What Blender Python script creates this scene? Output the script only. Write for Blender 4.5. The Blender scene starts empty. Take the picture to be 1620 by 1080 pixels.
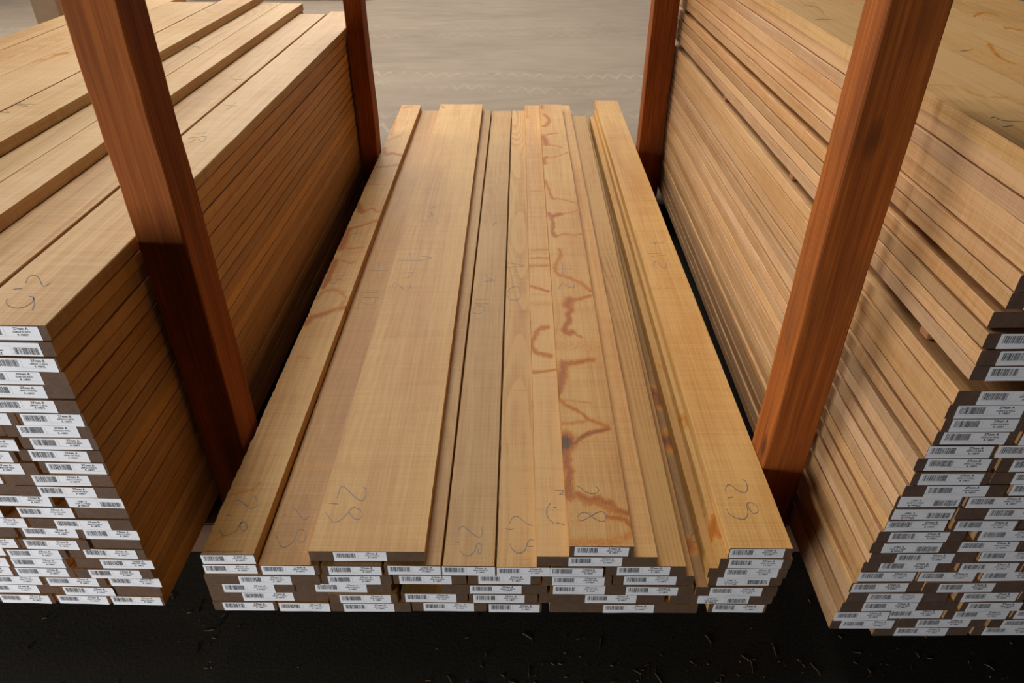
import bpy, bmesh, math, random
import numpy as np
# A timber yard: three piles of sawn boards between rack posts.  Units are metres.
from mathutils import Vector
FRAMES={"L":[-0.6962,0.8972,-1.48],"C":[-0.5957,0.8856,-0.37],"R":[0.6978,0.8269,0.4]}
BOARDS=[
["L",1,-0.1062,0.001,-0.0008,2.3852,-0.0539,0,"",None],
["L",1,-0.218,-0.1088,-0.0,2.3877,-0.1634,0,"",None],
["L",1,-0.3358,-0.2206,-0.0016,2.4001,-0.2795,0,"",None],
["L",1,-0.5696,-0.3378,0.0028,2.4183,-0.4537,0,"",None],
["L",1,-0.7338,-0.5716,0.0012,2.3938,-0.6527,0,"",None],
["L",1,-0.893,-0.7358,-0.0014,2.3907,-0.8144,0,"",None],
["L",1,-1.0,-0.895,0.0029,2.4203,-0.9475,0,"",None],
["L",2,-0.0921,0.003,0.002,2.3897,None,1,"",None],
["L",2,-0.2,-0.0936,-0.0004,2.4113,-0.1415,0,"",None],
["L",2,-0.3501,-0.2038,0.0016,2.4227,-0.2944,0,"",None],
["L",2,-0.5801,-0.3521,-0.0015,2.4103,-0.4661,0,"",None],
["L",2,-0.7893,-0.5821,0.001,2.3889,-0.6857,0,"",None],
["L",2,-1.0,-0.7913,-0.0014,2.4267,-0.8956,0,"",None],
["L",3,-0.0958,0.003,0.0024,2.4074,-0.0421,0,"",None],
["L",3,-0.2216,-0.0983,-0.0005,2.4254,-0.1644,0,"",None],
["L",3,-0.333,-0.2255,0.0008,2.4241,-0.2792,0,"",None],
["L",3,-0.5598,-0.335,0.001,2.4007,-0.4474,0,"",None],
["L",3,-0.7617,-0.5618,0.0006,2.3881,-0.6617,0,"",None],
["L",3,-1.0,-0.7637,0.0029,2.3822,-0.8818,0,"",None],
["L",4,-0.1481,0.003,-0.0018,2.4113,-0.0705,0,"",None],
["L",4,-0.273,-0.1519,-0.0006,2.4067,-0.2143,0,"",None],
["L",4,-0.377,-0.2755,0.0003,2.3971,-0.3262,0,"",None],
["L",4,-0.6187,-0.379,-0.0008,2.4006,-0.4989,0,"",None],
["L",4,-0.781,-0.6207,0.0018,2.3938,-0.7009,0,"",None],
["L",4,-1.0,-0.783,0.0025,2.396,-0.8915,0,"",None],
["L",5,-0.1396,0.003,0.0008,2.4252,-0.04,0,"",None],
["L",5,-0.2642,-0.1545,-0.0015,2.3831,-0.2112,0,"",None],
["L",5,-0.3745,-0.2679,-0.0008,2.4183,-0.3212,0,"",None],
["L",5,-0.5781,-0.3765,-0.0006,2.3966,-0.4773,0,"",None],
["L",5,-0.7378,-0.5801,0.0008,2.3821,-0.6589,0,"",None],
["L",5,-1.0,-0.7398,0.0034,2.4277,-0.8699,0,"",None],
["L",6,-0.1432,0.003,0.0016,2.428,-0.0637,0,"",None],
["L",6,-0.2652,-0.1457,-0.0019,2.3944,-0.2085,0,"",None],
["L",6,-0.3892,-0.2677,0.0029,2.4188,-0.3197,0,"",None],
["L",6,-0.5723,-0.3912,0.0037,2.411,-0.4817,0,"",None],
["L",6,-0.796,-0.5743,-0.0003,2.3896,-0.6852,0,"",None],
["L",6,-1.0,-0.798,-0.0012,2.3991,-0.899,0,"",None],
["L",7,-0.0921,0.003,0.0028,2.3966,None,0,"",None],
["L",7,-0.2257,-0.0945,-0.0019,2.3822,-0.1649,0,"",None],
["L",7,-0.3394,-0.2281,-0.0011,2.4192,-0.2825,0,"",None],
["L",7,-0.5176,-0.3414,-0.0003,2.3849,-0.4295,0,"",None],
["L",7,-0.7578,-0.5196,0.0006,2.3904,-0.6387,0,"",None],
["L",7,-0.9058,-0.7598,-0.0016,2.3884,-0.8328,0,"",None],
["L",7,-1.0,-0.9078,-0.0011,2.382,None,0,"",None],
["L",8,-0.1017,0.003,0.0004,2.3925,-0.0433,0,"",None],
["L",8,-0.2181,-0.1041,0.003,2.3861,-0.1599,0,"",None],
["L",8,-0.339,-0.2218,0.0006,2.4187,None,0,"",None],
["L",8,-0.5219,-0.341,0.004,2.4039,-0.4314,0,"",None],
["L",8,-0.6881,-0.5239,0.0004,2.3818,-0.606,0,"",None],
["L",8,-0.8722,-0.6901,-0.0005,2.4245,-0.7811,0,"",None],
["L",8,-1.0,-0.8742,0.001,2.3816,-0.9371,0,"",None],
["L",9,-0.1868,0.003,-0.0008,2.3921,-0.0874,0,"",None],
["L",9,-0.2976,-0.1892,-0.0009,2.3916,-0.2422,0,"",None],
["L",9,-0.5266,-0.2996,-0.0011,2.3826,-0.4131,0,"",None],
["L",9,-0.7614,-0.5286,0.0014,2.4295,-0.645,0,"",None],
["L",9,-1.0,-0.7634,0.0034,2.4127,-0.8817,0,"",None],
["L",10,-0.0917,0.003,0.0019,2.4172,None,0,"",None],
["L",10,-0.1982,-0.094,0.0004,2.3846,-0.1455,0,"",None],
["L",10,-0.3373,-0.2252,-0.0009,2.4237,-0.2765,0,"",None],
["L",10,-0.5693,-0.3393,0.0036,2.3968,-0.4543,0,"",None],
["L",10,-0.777,-0.5713,0.0028,2.4121,-0.6741,0,"",None],
["L",10,-1.0,-0.779,0.0011,2.4127,-0.8895,0,"",None],
["L",11,-0.1003,0.003,0.0014,2.3934,-0.0468,1,"",None],
["L",11,-0.2311,-0.1234,0.0026,2.4278,-0.1784,0,"",None],
["L",11,-0.3806,-0.2331,0.0039,2.4281,-0.3068,0,"",None],
["L",11,-0.5894,-0.3826,-0.0018,2.4249,-0.486,0,"",None],
["L",11,-0.7442,-0.5914,0.0038,2.4134,-0.6678,0,"",None],
["L",11,-0.8922,-0.7462,-0.001,2.4118,-0.8192,0,"",None],
["L",11,-1.0,-0.8942,0.0025,2.4264,-0.9471,0,"",None],
["L",12,-0.1747,0.003,-0.0009,2.3802,-0.0858,0,"",None],
["L",12,-0.3229,-0.177,0.0026,2.3807,None,0,"",None],
["L",12,-0.5526,-0.3249,-0.0013,2.4205,-0.4387,0,"",None],
["L",12,-0.7729,-0.5546,0.0032,2.4075,-0.6637,0,"",None],
["L",12,-1.0,-0.7749,-0.0008,2.4136,-0.8874,0,"",None],
["L",13,-0.1896,0.003,-0.0003,2.4246,-0.0865,0,"",None],
["L",13,-0.3098,-0.1918,0.0019,2.4036,-0.2451,0,"",None],
["L",13,-0.5045,-0.3118,-0.0019,2.3817,-0.4081,0,"",None],
["L",13,-0.7059,-0.5065,0.0009,2.4232,-0.6062,0,"",None],
["L",13,-0.9087,-0.7079,-0.0011,2.3981,-0.8083,0,"",None],
["L",13,-1.0,-0.9107,0.0011,2.3805,None,0,"",None],
["L",14,-0.1168,0.003,0.0022,2.4214,-0.0526,0,"",None],
["L",14,-0.2519,-0.1183,-0.0015,2.4072,-0.1938,0,"",None],
["L",14,-0.432,-0.2539,0.0027,2.3956,-0.3429,0,"",None],
["L",14,-0.5974,-0.434,0.0009,2.4283,-0.5157,0,"",None],
["L",14,-0.7489,-0.5994,-0.0013,2.411,-0.6741,0,"",None],
["L",14,-1.0,-0.7509,0.001,2.4017,-0.8754,0,"",None],
["L",15,-0.1413,0.003,0.0023,2.4188,-0.0717,0,"",None],
["L",15,-0.2615,-0.1435,-0.0016,2.4241,-0.2025,0,"",None],
["L",15,-0.4231,-0.2635,-0.0002,2.4218,-0.3433,0,"",None],
["L",15,-0.6074,-0.4251,0.0028,2.3884,-0.5162,0,"",None],
["L",15,-0.8368,-0.6094,-0.0009,2.3875,-0.7231,0,"",None],
["L",15,-1.0,-0.8388,0.0001,2.4071,-0.9194,0,"",None],
["L",16,-0.128,0.003,0.0025,2.4155,-0.0589,0,"",None],
["L",16,-0.2379,-0.1302,-0.0019,2.3956,-0.1818,0,"",None],
["L",16,-0.4343,-0.2399,0.0009,2.4158,-0.3371,0,"",None],
["L",16,-0.6248,-0.4363,-0.0015,2.3923,-0.5306,0,"",None],
["L",16,-0.8515,-0.6268,0.0001,2.4183,-0.7392,0,"",None],
["L",16,-1.0,-0.8535,0.0018,2.4138,-0.9268,0,"",None],
["L",17,-0.1437,0.003,0.001,2.3957,-0.0685,0,"",None],
["L",17,-0.2576,-0.1458,0.0026,2.4034,None,0,"",None],
["L",17,-0.4907,-0.2596,-0.0001,2.4234,-0.3751,0,"",None],
["L",17,-0.7114,-0.4927,0.0017,2.4021,-0.602,0,"",None],
["L",17,-0.8674,-0.7134,0.0027,2.3981,-0.7904,0,"",None],
["L",17,-1.0,-0.8694,-0.0012,2.3841,-0.9347,0,"",None],
["L",18,-0.108,0.003,-0.0013,2.4205,-0.0512,0,"",None],
["L",18,-0.2445,-0.1101,-0.0011,2.4251,-0.1725,0,"",None],
["L",18,-0.4237,-0.2465,0.0014,2.3975,-0.3351,0,"",None],
["L",18,-0.6278,-0.4257,-0.0014,2.4001,-0.5268,0,"",None],
["L",18,-0.8634,-0.6298,-0.0009,2.4127,-0.7466,0,"",None],
["L",18,-1.0,-0.8654,-0.0002,2.3812,-0.9327,0,"",None],
["L",19,-0.1479,0.003,-0.0019,2.4275,-0.0845,0,"",None],
["L",19,-0.3729,-0.1499,0.0028,2.4204,-0.2614,0,"",None],
["L",19,-0.6102,-0.3749,-0.001,2.4092,-0.4925,0,"",None],
["L",19,-0.8017,-0.6122,0.0014,2.4269,-0.707,0,"",None],
["L",19,-1.0,-0.8037,0.0038,2.3858,-0.9019,0,"",None],
["L",20,-0.1566,0.003,0.0013,2.4138,-0.093,0,"",None],
["L",20,-0.3731,-0.1586,0.0017,2.4216,-0.2659,0,"",None],
["L",20,-0.5454,-0.3751,0.0036,2.4003,-0.4603,0,"",None],
["L",20,-0.7473,-0.5474,0.0034,2.4152,-0.6474,0,"",None],
["L",20,-0.9203,-0.7493,-0.0006,2.3963,-0.8348,0,"",None],
["L",20,-1.0,-0.9223,0.004,2.425,None,0,"",None],
["L",21,-0.1648,0.003,0.0,2.4,-0.0874,0,"",None],
["L",21,-0.3886,-0.1668,-0.0003,2.4006,-0.2777,0,"",None],
["L",21,-0.5319,-0.3906,-0.0009,2.407,-0.4612,0,"",None],
["L",21,-0.7432,-0.5339,0.0017,2.3982,-0.6385,0,"",None],
["L",21,-1.0,-0.7452,0.0018,2.3878,-0.8726,0,"",None],
["L",22,-0.1424,0.0009,-0.0016,2.4287,-0.0533,0,"",None],
["L",22,-0.3832,-0.1444,0.0035,2.4102,-0.2638,0,"",None],
["L",22,-0.5564,-0.3852,-0.0014,2.3929,-0.4708,0,"",None],
["L",22,-0.7206,-0.5584,0.0036,2.4246,-0.6395,0,"",None],
["L",22,-1.0,-0.7226,-0.0011,2.3919,-0.8613,0,"",None],
["L",23,-0.14,0.003,-0.0005,2.4274,-0.0678,1,"",None],
["L",23,-0.2983,-0.142,0.0027,2.414,-0.2202,0,"",None],
["L",23,-0.4951,-0.3003,0.0037,2.3931,-0.3977,0,"",None],
["L",23,-0.6895,-0.4971,-0.001,2.3848,-0.5933,0,"",None],
["L",23,-0.8347,-0.6915,-0.0001,2.3861,-0.7631,0,"",None],
["L",23,-1.0,-0.8367,0.004,2.3945,-0.9183,0,"",None],
["L",24,-0.1332,0.003,0.0024,2.4151,-0.0604,0,"LA",None],
["L",24,-0.252,-0.1395,0.002,2.36,-0.195,0,"LB",None],
["L",24,-0.4676,-0.2545,0.0019,2.4276,-0.3611,0,"",None],
["L",24,-0.6975,-0.4696,0.0023,2.408,-0.5836,0,"",None],
["L",24,-0.9089,-0.6995,0.0024,2.4076,-0.8042,0,"",None],
["L",24,-1.0,-0.9109,-0.001,2.4222,None,0,"",None],
["C",1,0.0022,0.129,0.0002,2.7894,0.0729,0,"",None],
["C",1,0.1316,0.2342,-0.0013,2.8055,0.1848,0,"",None],
["C",1,0.2361,0.3951,-0.0008,2.7958,0.3122,0,"",None],
["C",1,0.397,0.545,0.001,2.8052,0.4704,0,"",None],
["C",1,0.5469,0.6545,-0.0005,2.7957,0.6001,0,"",None],
["C",1,0.6695,0.9628,-0.0001,2.7886,0.8263,0,"",None],
["C",1,0.9839,1.0996,0.0019,2.7884,1.0436,0,"R1",None],
["C",2,0.0026,0.2339,0.0023,2.7911,0.1168,0,"",None],
["C",2,0.237,0.3725,-0.0013,2.805,0.3085,0,"",None],
["C",2,0.3775,0.509,0.0017,2.7926,0.4364,0,"",None],
["C",2,0.5115,0.6464,0.0005,2.7975,0.5703,0,"",None],
["C",2,0.6489,0.8946,0.0013,2.7917,0.7891,0,"",None],
["C",2,0.9039,1.1063,0.0017,2.8079,1.0094,1,"R2",None],
["C",3,0.0044,0.1734,0.0012,2.8064,0.0846,0,"",None],
["C",3,0.1752,0.3615,0.0022,2.7956,0.2638,0,"",None],
["C",3,0.3652,0.4548,0.06,2.8047,None,0,"",None],
["C",3,0.4573,0.6642,0.0006,2.7901,0.5642,0,"",None],
["C",3,0.6691,0.7729,0.0008,2.8062,0.7253,0,"",None],
["C",3,0.7754,0.9473,-0.0006,2.8009,0.8662,0,"",None],
["C",3,0.9497,1.1078,-0.0015,2.8,1.0282,0,"R3",None],
["C",4,0.0063,0.2281,-0.0019,2.8006,0.1228,0,"",None],
["C",4,0.2299,0.3654,-0.0008,2.8052,0.2937,0,"",None],
["C",4,0.3678,0.5085,0.001,2.7941,0.4297,0,"",None],
["C",4,0.5103,0.6513,0.0021,2.8005,0.5812,0,"",None],
["C",4,0.6538,0.7866,-0.0004,2.8047,0.7226,0,"",None],
["C",4,0.789,0.9445,0.002,2.7694,0.8601,0,"C4",[0.8,0.961]],
["C",4,0.971,1.1128,0.0019,2.8012,1.0383,1,"R4",None],
["C",5,0.0107,0.1138,0.0011,2.8001,0.0614,0,"",None],
["C",5,0.1162,0.2311,0.0003,2.7971,0.171,0,"A2",None],
["C",5,0.2347,0.3501,-0.0004,2.7896,0.2981,0,"",None],
["C",5,0.3525,0.4616,0.0012,2.8093,0.4106,0,"B4",[0.365,0.4736]],
["C",5,0.4646,0.5634,0.0004,2.7942,0.5134,0,"B5",[0.4786,0.5745]],
["C",5,0.5664,0.6662,-0.0009,2.8001,0.6172,0,"B6",[0.5795,0.667]],
["C",5,0.6686,0.7671,-0.0017,2.8036,0.7176,0,"",None],
["C",5,0.7695,0.925,0.0021,2.7146,0.8446,0,"C5",[0.79,0.945]],
["C",5,0.9655,1.1152,-0.0014,2.7103,1.0475,0,"R5",[0.9625,1.115]],
["C",6,0.0134,0.1141,0.0017,2.7977,0.0632,0,"A1",[0.0218,0.1203]],
["C",6,0.2128,0.4324,0.01,2.815,0.3096,0,"A3",[0.2161,0.4304]],
["C",6,0.6418,0.867,0.0008,2.7964,0.7515,0,"A7",None],
["C",6,0.9823,1.1173,-0.0019,2.7101,1.0498,0,"R6",None],
["C",7,0.7014,0.8208,0.001,2.7176,0.7613,0,"A8",[0.712,0.8209]],
["C",7,0.994,1.1124,-0.0014,2.7882,1.0471,0,"R7",[0.9887,1.1048]],
["R",1,-0.0033,0.1818,0.0024,2.3099,0.0886,0,"",[0.0307,0.2158]],
["R",1,0.1867,0.3608,0.0021,2.2919,0.2588,0,"",[0.2207,0.3948]],
["R",1,0.3628,0.58,0.0016,2.2814,0.4714,0,"",[0.3968,0.614]],
["R",2,-0.0938,0.0316,0.0001,2.319,-0.0243,0,"",[-0.046,0.0794]],
["R",2,0.0331,0.2005,0.0018,2.3145,0.1215,0,"",[0.0809,0.2483]],
["R",2,0.2069,0.3609,-0.0005,2.3076,0.2833,0,"",[0.2547,0.4087]],
["R",2,0.3629,0.58,0.0022,2.2975,0.4714,0,"",[0.4107,0.6278]],
["R",3,-0.0936,0.0078,-0.0011,2.2807,-0.0423,0,"",[-0.046,0.0554]],
["R",3,0.0093,0.111,0.0024,2.3173,0.0597,0,"",[0.0569,0.1586]],
["R",3,0.1134,0.2372,-0.0006,2.3102,0.1822,0,"",[0.161,0.2848]],
["R",3,0.2408,0.3607,0.0001,2.3051,0.2972,0,"",[0.2884,0.4083]],
["R",3,0.3627,0.58,-0.0001,2.3048,0.4714,0,"",[0.4103,0.6276]],
["R",4,-0.0882,0.127,-0.0007,2.3004,0.0024,0,"",[-0.046,0.1692]],
["R",4,0.1341,0.2477,-0.0019,2.2905,0.196,0,"",[0.1763,0.2899]],
["R",4,0.2497,0.4255,0.0035,2.2853,0.3376,0,"",[0.2919,0.4677]],
["R",4,0.4275,0.58,-0.0015,2.3195,0.5038,0,"",[0.4697,0.6222]],
["R",5,-0.0847,0.1005,-0.0011,2.2837,0.0031,0,"",[-0.046,0.1392]],
["R",5,0.115,0.2307,-0.0009,2.3173,0.1779,0,"",[0.1537,0.2694]],
["R",5,0.235,0.383,0.0014,2.3156,0.3068,0,"",[0.2737,0.4217]],
["R",5,0.385,0.58,-0.0013,2.2936,0.4825,0,"",[0.4237,0.6187]],
["R",6,-0.0858,0.0454,0.0003,2.3196,-0.032,0,"",[-0.046,0.0852]],
["R",6,0.0469,0.237,-0.0011,2.2898,0.1244,0,"",[0.0867,0.2768]],
["R",6,0.239,0.4649,-0.0013,2.3189,0.3519,0,"",[0.2788,0.5047]],
["R",6,0.4669,0.58,0.0014,2.3064,0.5234,0,"",[0.5067,0.6198]],
["R",7,-0.0784,0.027,0.0026,2.283,-0.0268,0,"",[-0.046,0.0594]],
["R",7,0.0294,0.1373,0.0022,2.2872,0.0821,0,"",[0.0618,0.1697]],
["R",7,0.1431,0.2886,0.0016,2.2811,0.1949,0,"",[0.1755,0.321]],
["R",7,0.2906,0.5096,-0.0009,2.2882,0.4001,0,"",[0.323,0.542]],
["R",7,0.5116,0.58,-0.0001,2.2931,None,0,"",[0.544,0.6124]],
["R",8,-0.0781,0.0871,0.0029,2.3043,0.0036,0,"",[-0.046,0.1192]],
["R",8,0.0894,0.2032,-0.0002,2.3196,0.1455,0,"",[0.1215,0.2353]],
["R",8,0.2052,0.3707,-0.0007,2.3182,0.2879,0,"",[0.2373,0.4028]],
["R",8,0.3727,0.58,0.0021,2.3191,0.4763,0,"",[0.4048,0.6121]],
["R",9,-0.0746,0.1108,-0.0017,2.3161,0.0217,0,"",[-0.046,0.1394]],
["R",9,0.1192,0.2868,0.0015,2.3067,0.1713,0,"",[0.1478,0.3154]],
["R",9,0.2888,0.58,-0.0014,2.288,0.4344,0,"",[0.3174,0.6086]],
["R",10,-0.0813,0.0733,-0.0013,2.2992,-0.0094,1,"",[-0.046,0.1086]],
["R",10,0.0755,0.1795,0.0008,2.3016,0.1242,0,"",[0.1108,0.2148]],
["R",10,0.1815,0.3641,0.0024,2.3135,0.2728,0,"",[0.2168,0.3994]],
["R",10,0.3661,0.58,-0.0018,2.2861,0.4731,0,"",[0.4014,0.6153]],
["R",11,-0.0765,0.0733,-0.0009,2.2895,-0.0055,0,"",[-0.046,0.1038]],
["R",11,0.0911,0.2405,0.0008,2.2878,0.1495,0,"",[0.1216,0.271]],
["R",11,0.2425,0.4487,0.0001,2.2945,0.3456,0,"",[0.273,0.4792]],
["R",11,0.4507,0.58,0.0037,2.2876,0.5153,0,"",[0.4812,0.6105]],
["R",12,-0.0715,0.033,-0.0003,2.3193,-0.0187,0,"",[-0.046,0.0585]],
["R",12,0.0417,0.153,-0.0009,2.2811,0.0985,0,"",[0.0672,0.1785]],
["R",12,0.155,0.3222,0.0029,2.3093,0.2386,0,"",[0.1805,0.3477]],
["R",12,0.3242,0.58,0.001,2.2817,0.4521,0,"",[0.3497,0.6055]],
["R",13,-0.0709,0.0354,-0.0004,2.3088,-0.0162,1,"",[-0.046,0.0603]],
["R",13,0.0398,0.2164,-0.0001,2.2856,0.1411,0,"",[0.0647,0.2413]],
["R",13,0.2184,0.4022,0.0008,2.2942,0.3103,0,"",[0.2433,0.4271]],
["R",13,0.4042,0.58,-0.0012,2.2812,0.4921,0,"",[0.4291,0.6049]],
["R",14,-0.0698,0.0416,0.0019,2.3093,-0.013,1,"",[-0.046,0.0654]],
["R",14,0.0453,0.1626,0.0001,2.2846,0.0988,0,"",[0.0691,0.1864]],
["R",14,0.1646,0.3412,0.0014,2.3158,0.2529,0,"",[0.1884,0.365]],
["R",14,0.3432,0.58,0.0039,2.3011,0.4616,0,"",[0.367,0.6038]],
["R",15,-0.0668,0.1017,-0.0011,2.3046,0.02,0,"",[-0.046,0.1225]],
["R",15,0.1079,0.213,0.001,2.304,0.16,0,"",[0.1287,0.2338]],
["R",15,0.215,0.4302,-0.0019,2.2975,0.3226,0,"",[0.2358,0.451]],
["R",15,0.4322,0.58,-0.0011,2.2817,0.5061,0,"",[0.453,0.6008]],
["R",16,-0.0612,0.0656,-0.0011,2.2914,0.0015,0,"",[-0.046,0.0808]],
["R",16,0.0671,0.2109,0.0002,2.2926,0.1524,0,"",[0.0823,0.2261]],
["R",16,0.2129,0.42,-0.001,2.2938,0.3165,0,"",[0.2281,0.4352]],
["R",16,0.422,0.58,0.0013,2.3183,0.501,0,"",[0.4372,0.5952]],
["R",17,-0.0631,0.0642,0.0027,2.2903,0.0045,0,"",[-0.046,0.0813]],
["R",17,0.0662,0.2085,-0.0003,2.3015,0.1383,0,"",[0.0833,0.2256]],
["R",17,0.2105,0.4095,0.0002,2.3145,0.31,0,"",[0.2276,0.4266]],
["R",17,0.4115,0.58,0.0008,2.2848,0.4957,0,"",[0.4286,0.5971]],
["R",18,-0.0549,0.0536,0.0024,2.3038,-0.0021,0,"",[-0.046,0.0625]],
["R",18,0.057,0.1959,0.0029,2.2857,0.1065,0,"",[0.0659,0.2048]],
["R",18,0.1979,0.4119,0.0016,2.2821,0.3049,0,"",[0.2068,0.4208]],
["R",18,0.4139,0.58,0.0032,2.2832,0.497,0,"",[0.4228,0.5889]],
["R",19,-0.0503,0.0752,0.0027,2.3114,0.011,0,"",[-0.046,0.0795]],
["R",19,0.0781,0.1931,0.001,2.3018,0.1322,0,"",[0.0824,0.1974]],
["R",19,0.1951,0.3688,-0.0016,2.299,0.282,0,"",[0.1994,0.3731]],
["R",19,0.3708,0.58,-0.0008,2.2989,0.4754,0,"",[0.3751,0.5843]],
["R",20,-0.049,0.118,0.0014,2.3184,0.0146,0,"",[-0.046,0.121]],
["R",20,0.12,0.3499,-0.0003,2.2967,0.2349,0,"",[0.123,0.3529]],
["R",20,0.3519,0.5021,0.0012,2.3141,0.427,0,"",[0.3549,0.5051]],
["R",20,0.5041,0.58,-0.0015,2.2973,None,0,"",[0.5071,0.583]],
["R",21,-0.0517,0.1031,0.0001,2.3165,0.0121,0,"",[-0.046,0.1088]],
["R",21,0.1051,0.2806,0.0031,2.3182,0.1928,0,"",[0.1108,0.2863]],
["R",21,0.2826,0.5062,-0.0008,2.3167,0.3944,0,"",[0.2883,0.5119]],
["R",21,0.5082,0.58,0.004,2.2804,None,0,"",[0.5139,0.5857]],
["R",22,-0.0486,0.1016,-0.0006,2.3007,0.0357,0,"",[-0.046,0.1042]],
["R",22,0.1036,0.2918,-0.0014,2.3056,0.1977,0,"",[0.1062,0.2944]],
["R",22,0.2938,0.5039,0.0018,2.3004,0.3988,0,"",[0.2964,0.5065]],
["R",22,0.5059,0.58,0.0022,2.2826,None,0,"",[0.5085,0.5826]],
["R",23,-0.0423,0.1339,-0.0013,2.2842,0.0316,0,"",None],
["R",23,0.1359,0.3545,-0.0001,2.2936,0.2452,0,"",None],
["R",23,0.3565,0.58,0.0015,2.2847,0.4683,0,"",None],
["R",24,-0.0423,0.1462,-0.0016,2.3182,0.0361,0,"",None],
["R",24,0.1482,0.3124,0.0026,2.3018,0.2303,0,"",None],
["R",24,0.3144,0.5026,-0.0001,2.2944,0.4085,0,"",None],
["R",24,0.5046,0.58,0.0011,2.3015,None,0,"",None],
["R",25,-0.0426,0.1223,0.0011,2.2868,0.028,0,"",None],
["R",25,0.1243,0.3177,0.0019,2.3018,0.221,0,"",None],
["R",25,0.3197,0.58,0.0014,2.2878,0.4499,0,"",None],
["R",26,-0.0388,0.1686,0.012,2.309,None,0,"",None],
["R",26,0.1706,0.4066,0.0007,2.2933,0.2886,0,"",None],
["R",26,0.4086,0.58,-0.0001,2.292,0.4943,0,"",None],
["R",27,-0.0351,0.1274,-0.0006,2.2947,0.0394,0,"",None],
["R",27,0.1294,0.3392,-0.0001,2.3145,0.2343,0,"",None],
["R",27,0.3412,0.58,-0.0001,2.3134,0.4606,0,"",None],
["R",28,-0.0359,0.1198,-0.0019,2.2802,0.0539,0,"",None],
["R",28,0.1218,0.3498,-0.002,2.3062,0.2358,0,"",None],
["R",28,0.3518,0.58,-0.0006,2.2898,0.4659,0,"",None],
["R",29,-0.0312,0.1424,0.0002,2.3093,0.0361,0,"",None],
["R",29,0.1444,0.3206,-0.0014,2.3116,0.2325,0,"",None],
["R",29,0.3226,0.4812,-0.0016,2.2802,0.4019,0,"",None],
["R",29,0.4832,0.58,0.0006,2.3095,None,0,"",None],
["R",30,-0.0337,0.1748,-0.0003,2.3073,0.0366,0,"",None],
["R",30,0.1768,0.3269,0.0002,2.3104,0.2519,0,"",None],
["R",30,0.3289,0.58,0.0009,2.3175,0.4544,0,"",None],
["R",31,-0.0344,0.1594,-0.0015,2.2955,0.0374,0,"",None],
["R",31,0.1614,0.3304,-0.0019,2.2914,0.2459,0,"",None],
["R",31,0.3324,0.4938,0.0008,2.3095,0.4131,0,"",None],
["R",31,0.4958,0.58,0.0033,2.2927,None,0,"",None],
["R",32,-0.033,0.1704,0.0026,2.2841,0.0389,0,"",None],
["R",32,0.1724,0.4052,0.0033,2.3192,0.2888,0,"",None],
["R",32,0.4072,0.58,0.0022,2.2974,0.4936,0,"",None],
["L",25,-0.344,-0.252,0.0015,2.43,None,0,"C1",None],
["L",25,-0.43,-0.346,0.0,2.45,-0.39,0,"C2",None],
["L",25,-0.62,-0.4315,0.002,2.42,-0.5,0,"",None],
["L",25,-0.84,-0.622,0.0,2.41,-0.7,0,"",None],
["L",25,-1.04,-0.842,0.001,2.43,-0.9,0,"",None],
["L",26,-0.557,-0.43,0.001,2.47,-0.49,0,"D2",None],
["L",26,-0.75,-0.559,-0.001,2.28,-0.65,0,"D1",None],
["L",26,-0.933,-0.752,0.0015,2.44,-0.85,0,"D3",None],
["L",26,-1.04,-0.939,0.0005,2.42,None,0,"E",None],
["R",33,-0.036,0.142,0.0,2.3,0.03,0,"RT",None],
["R",33,0.144,0.36,0.001,2.29,0.25,0,"RT2",None],
["R",33,0.362,0.582,0.0005,2.3,0.45,0,"RT3",None]]
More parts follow.
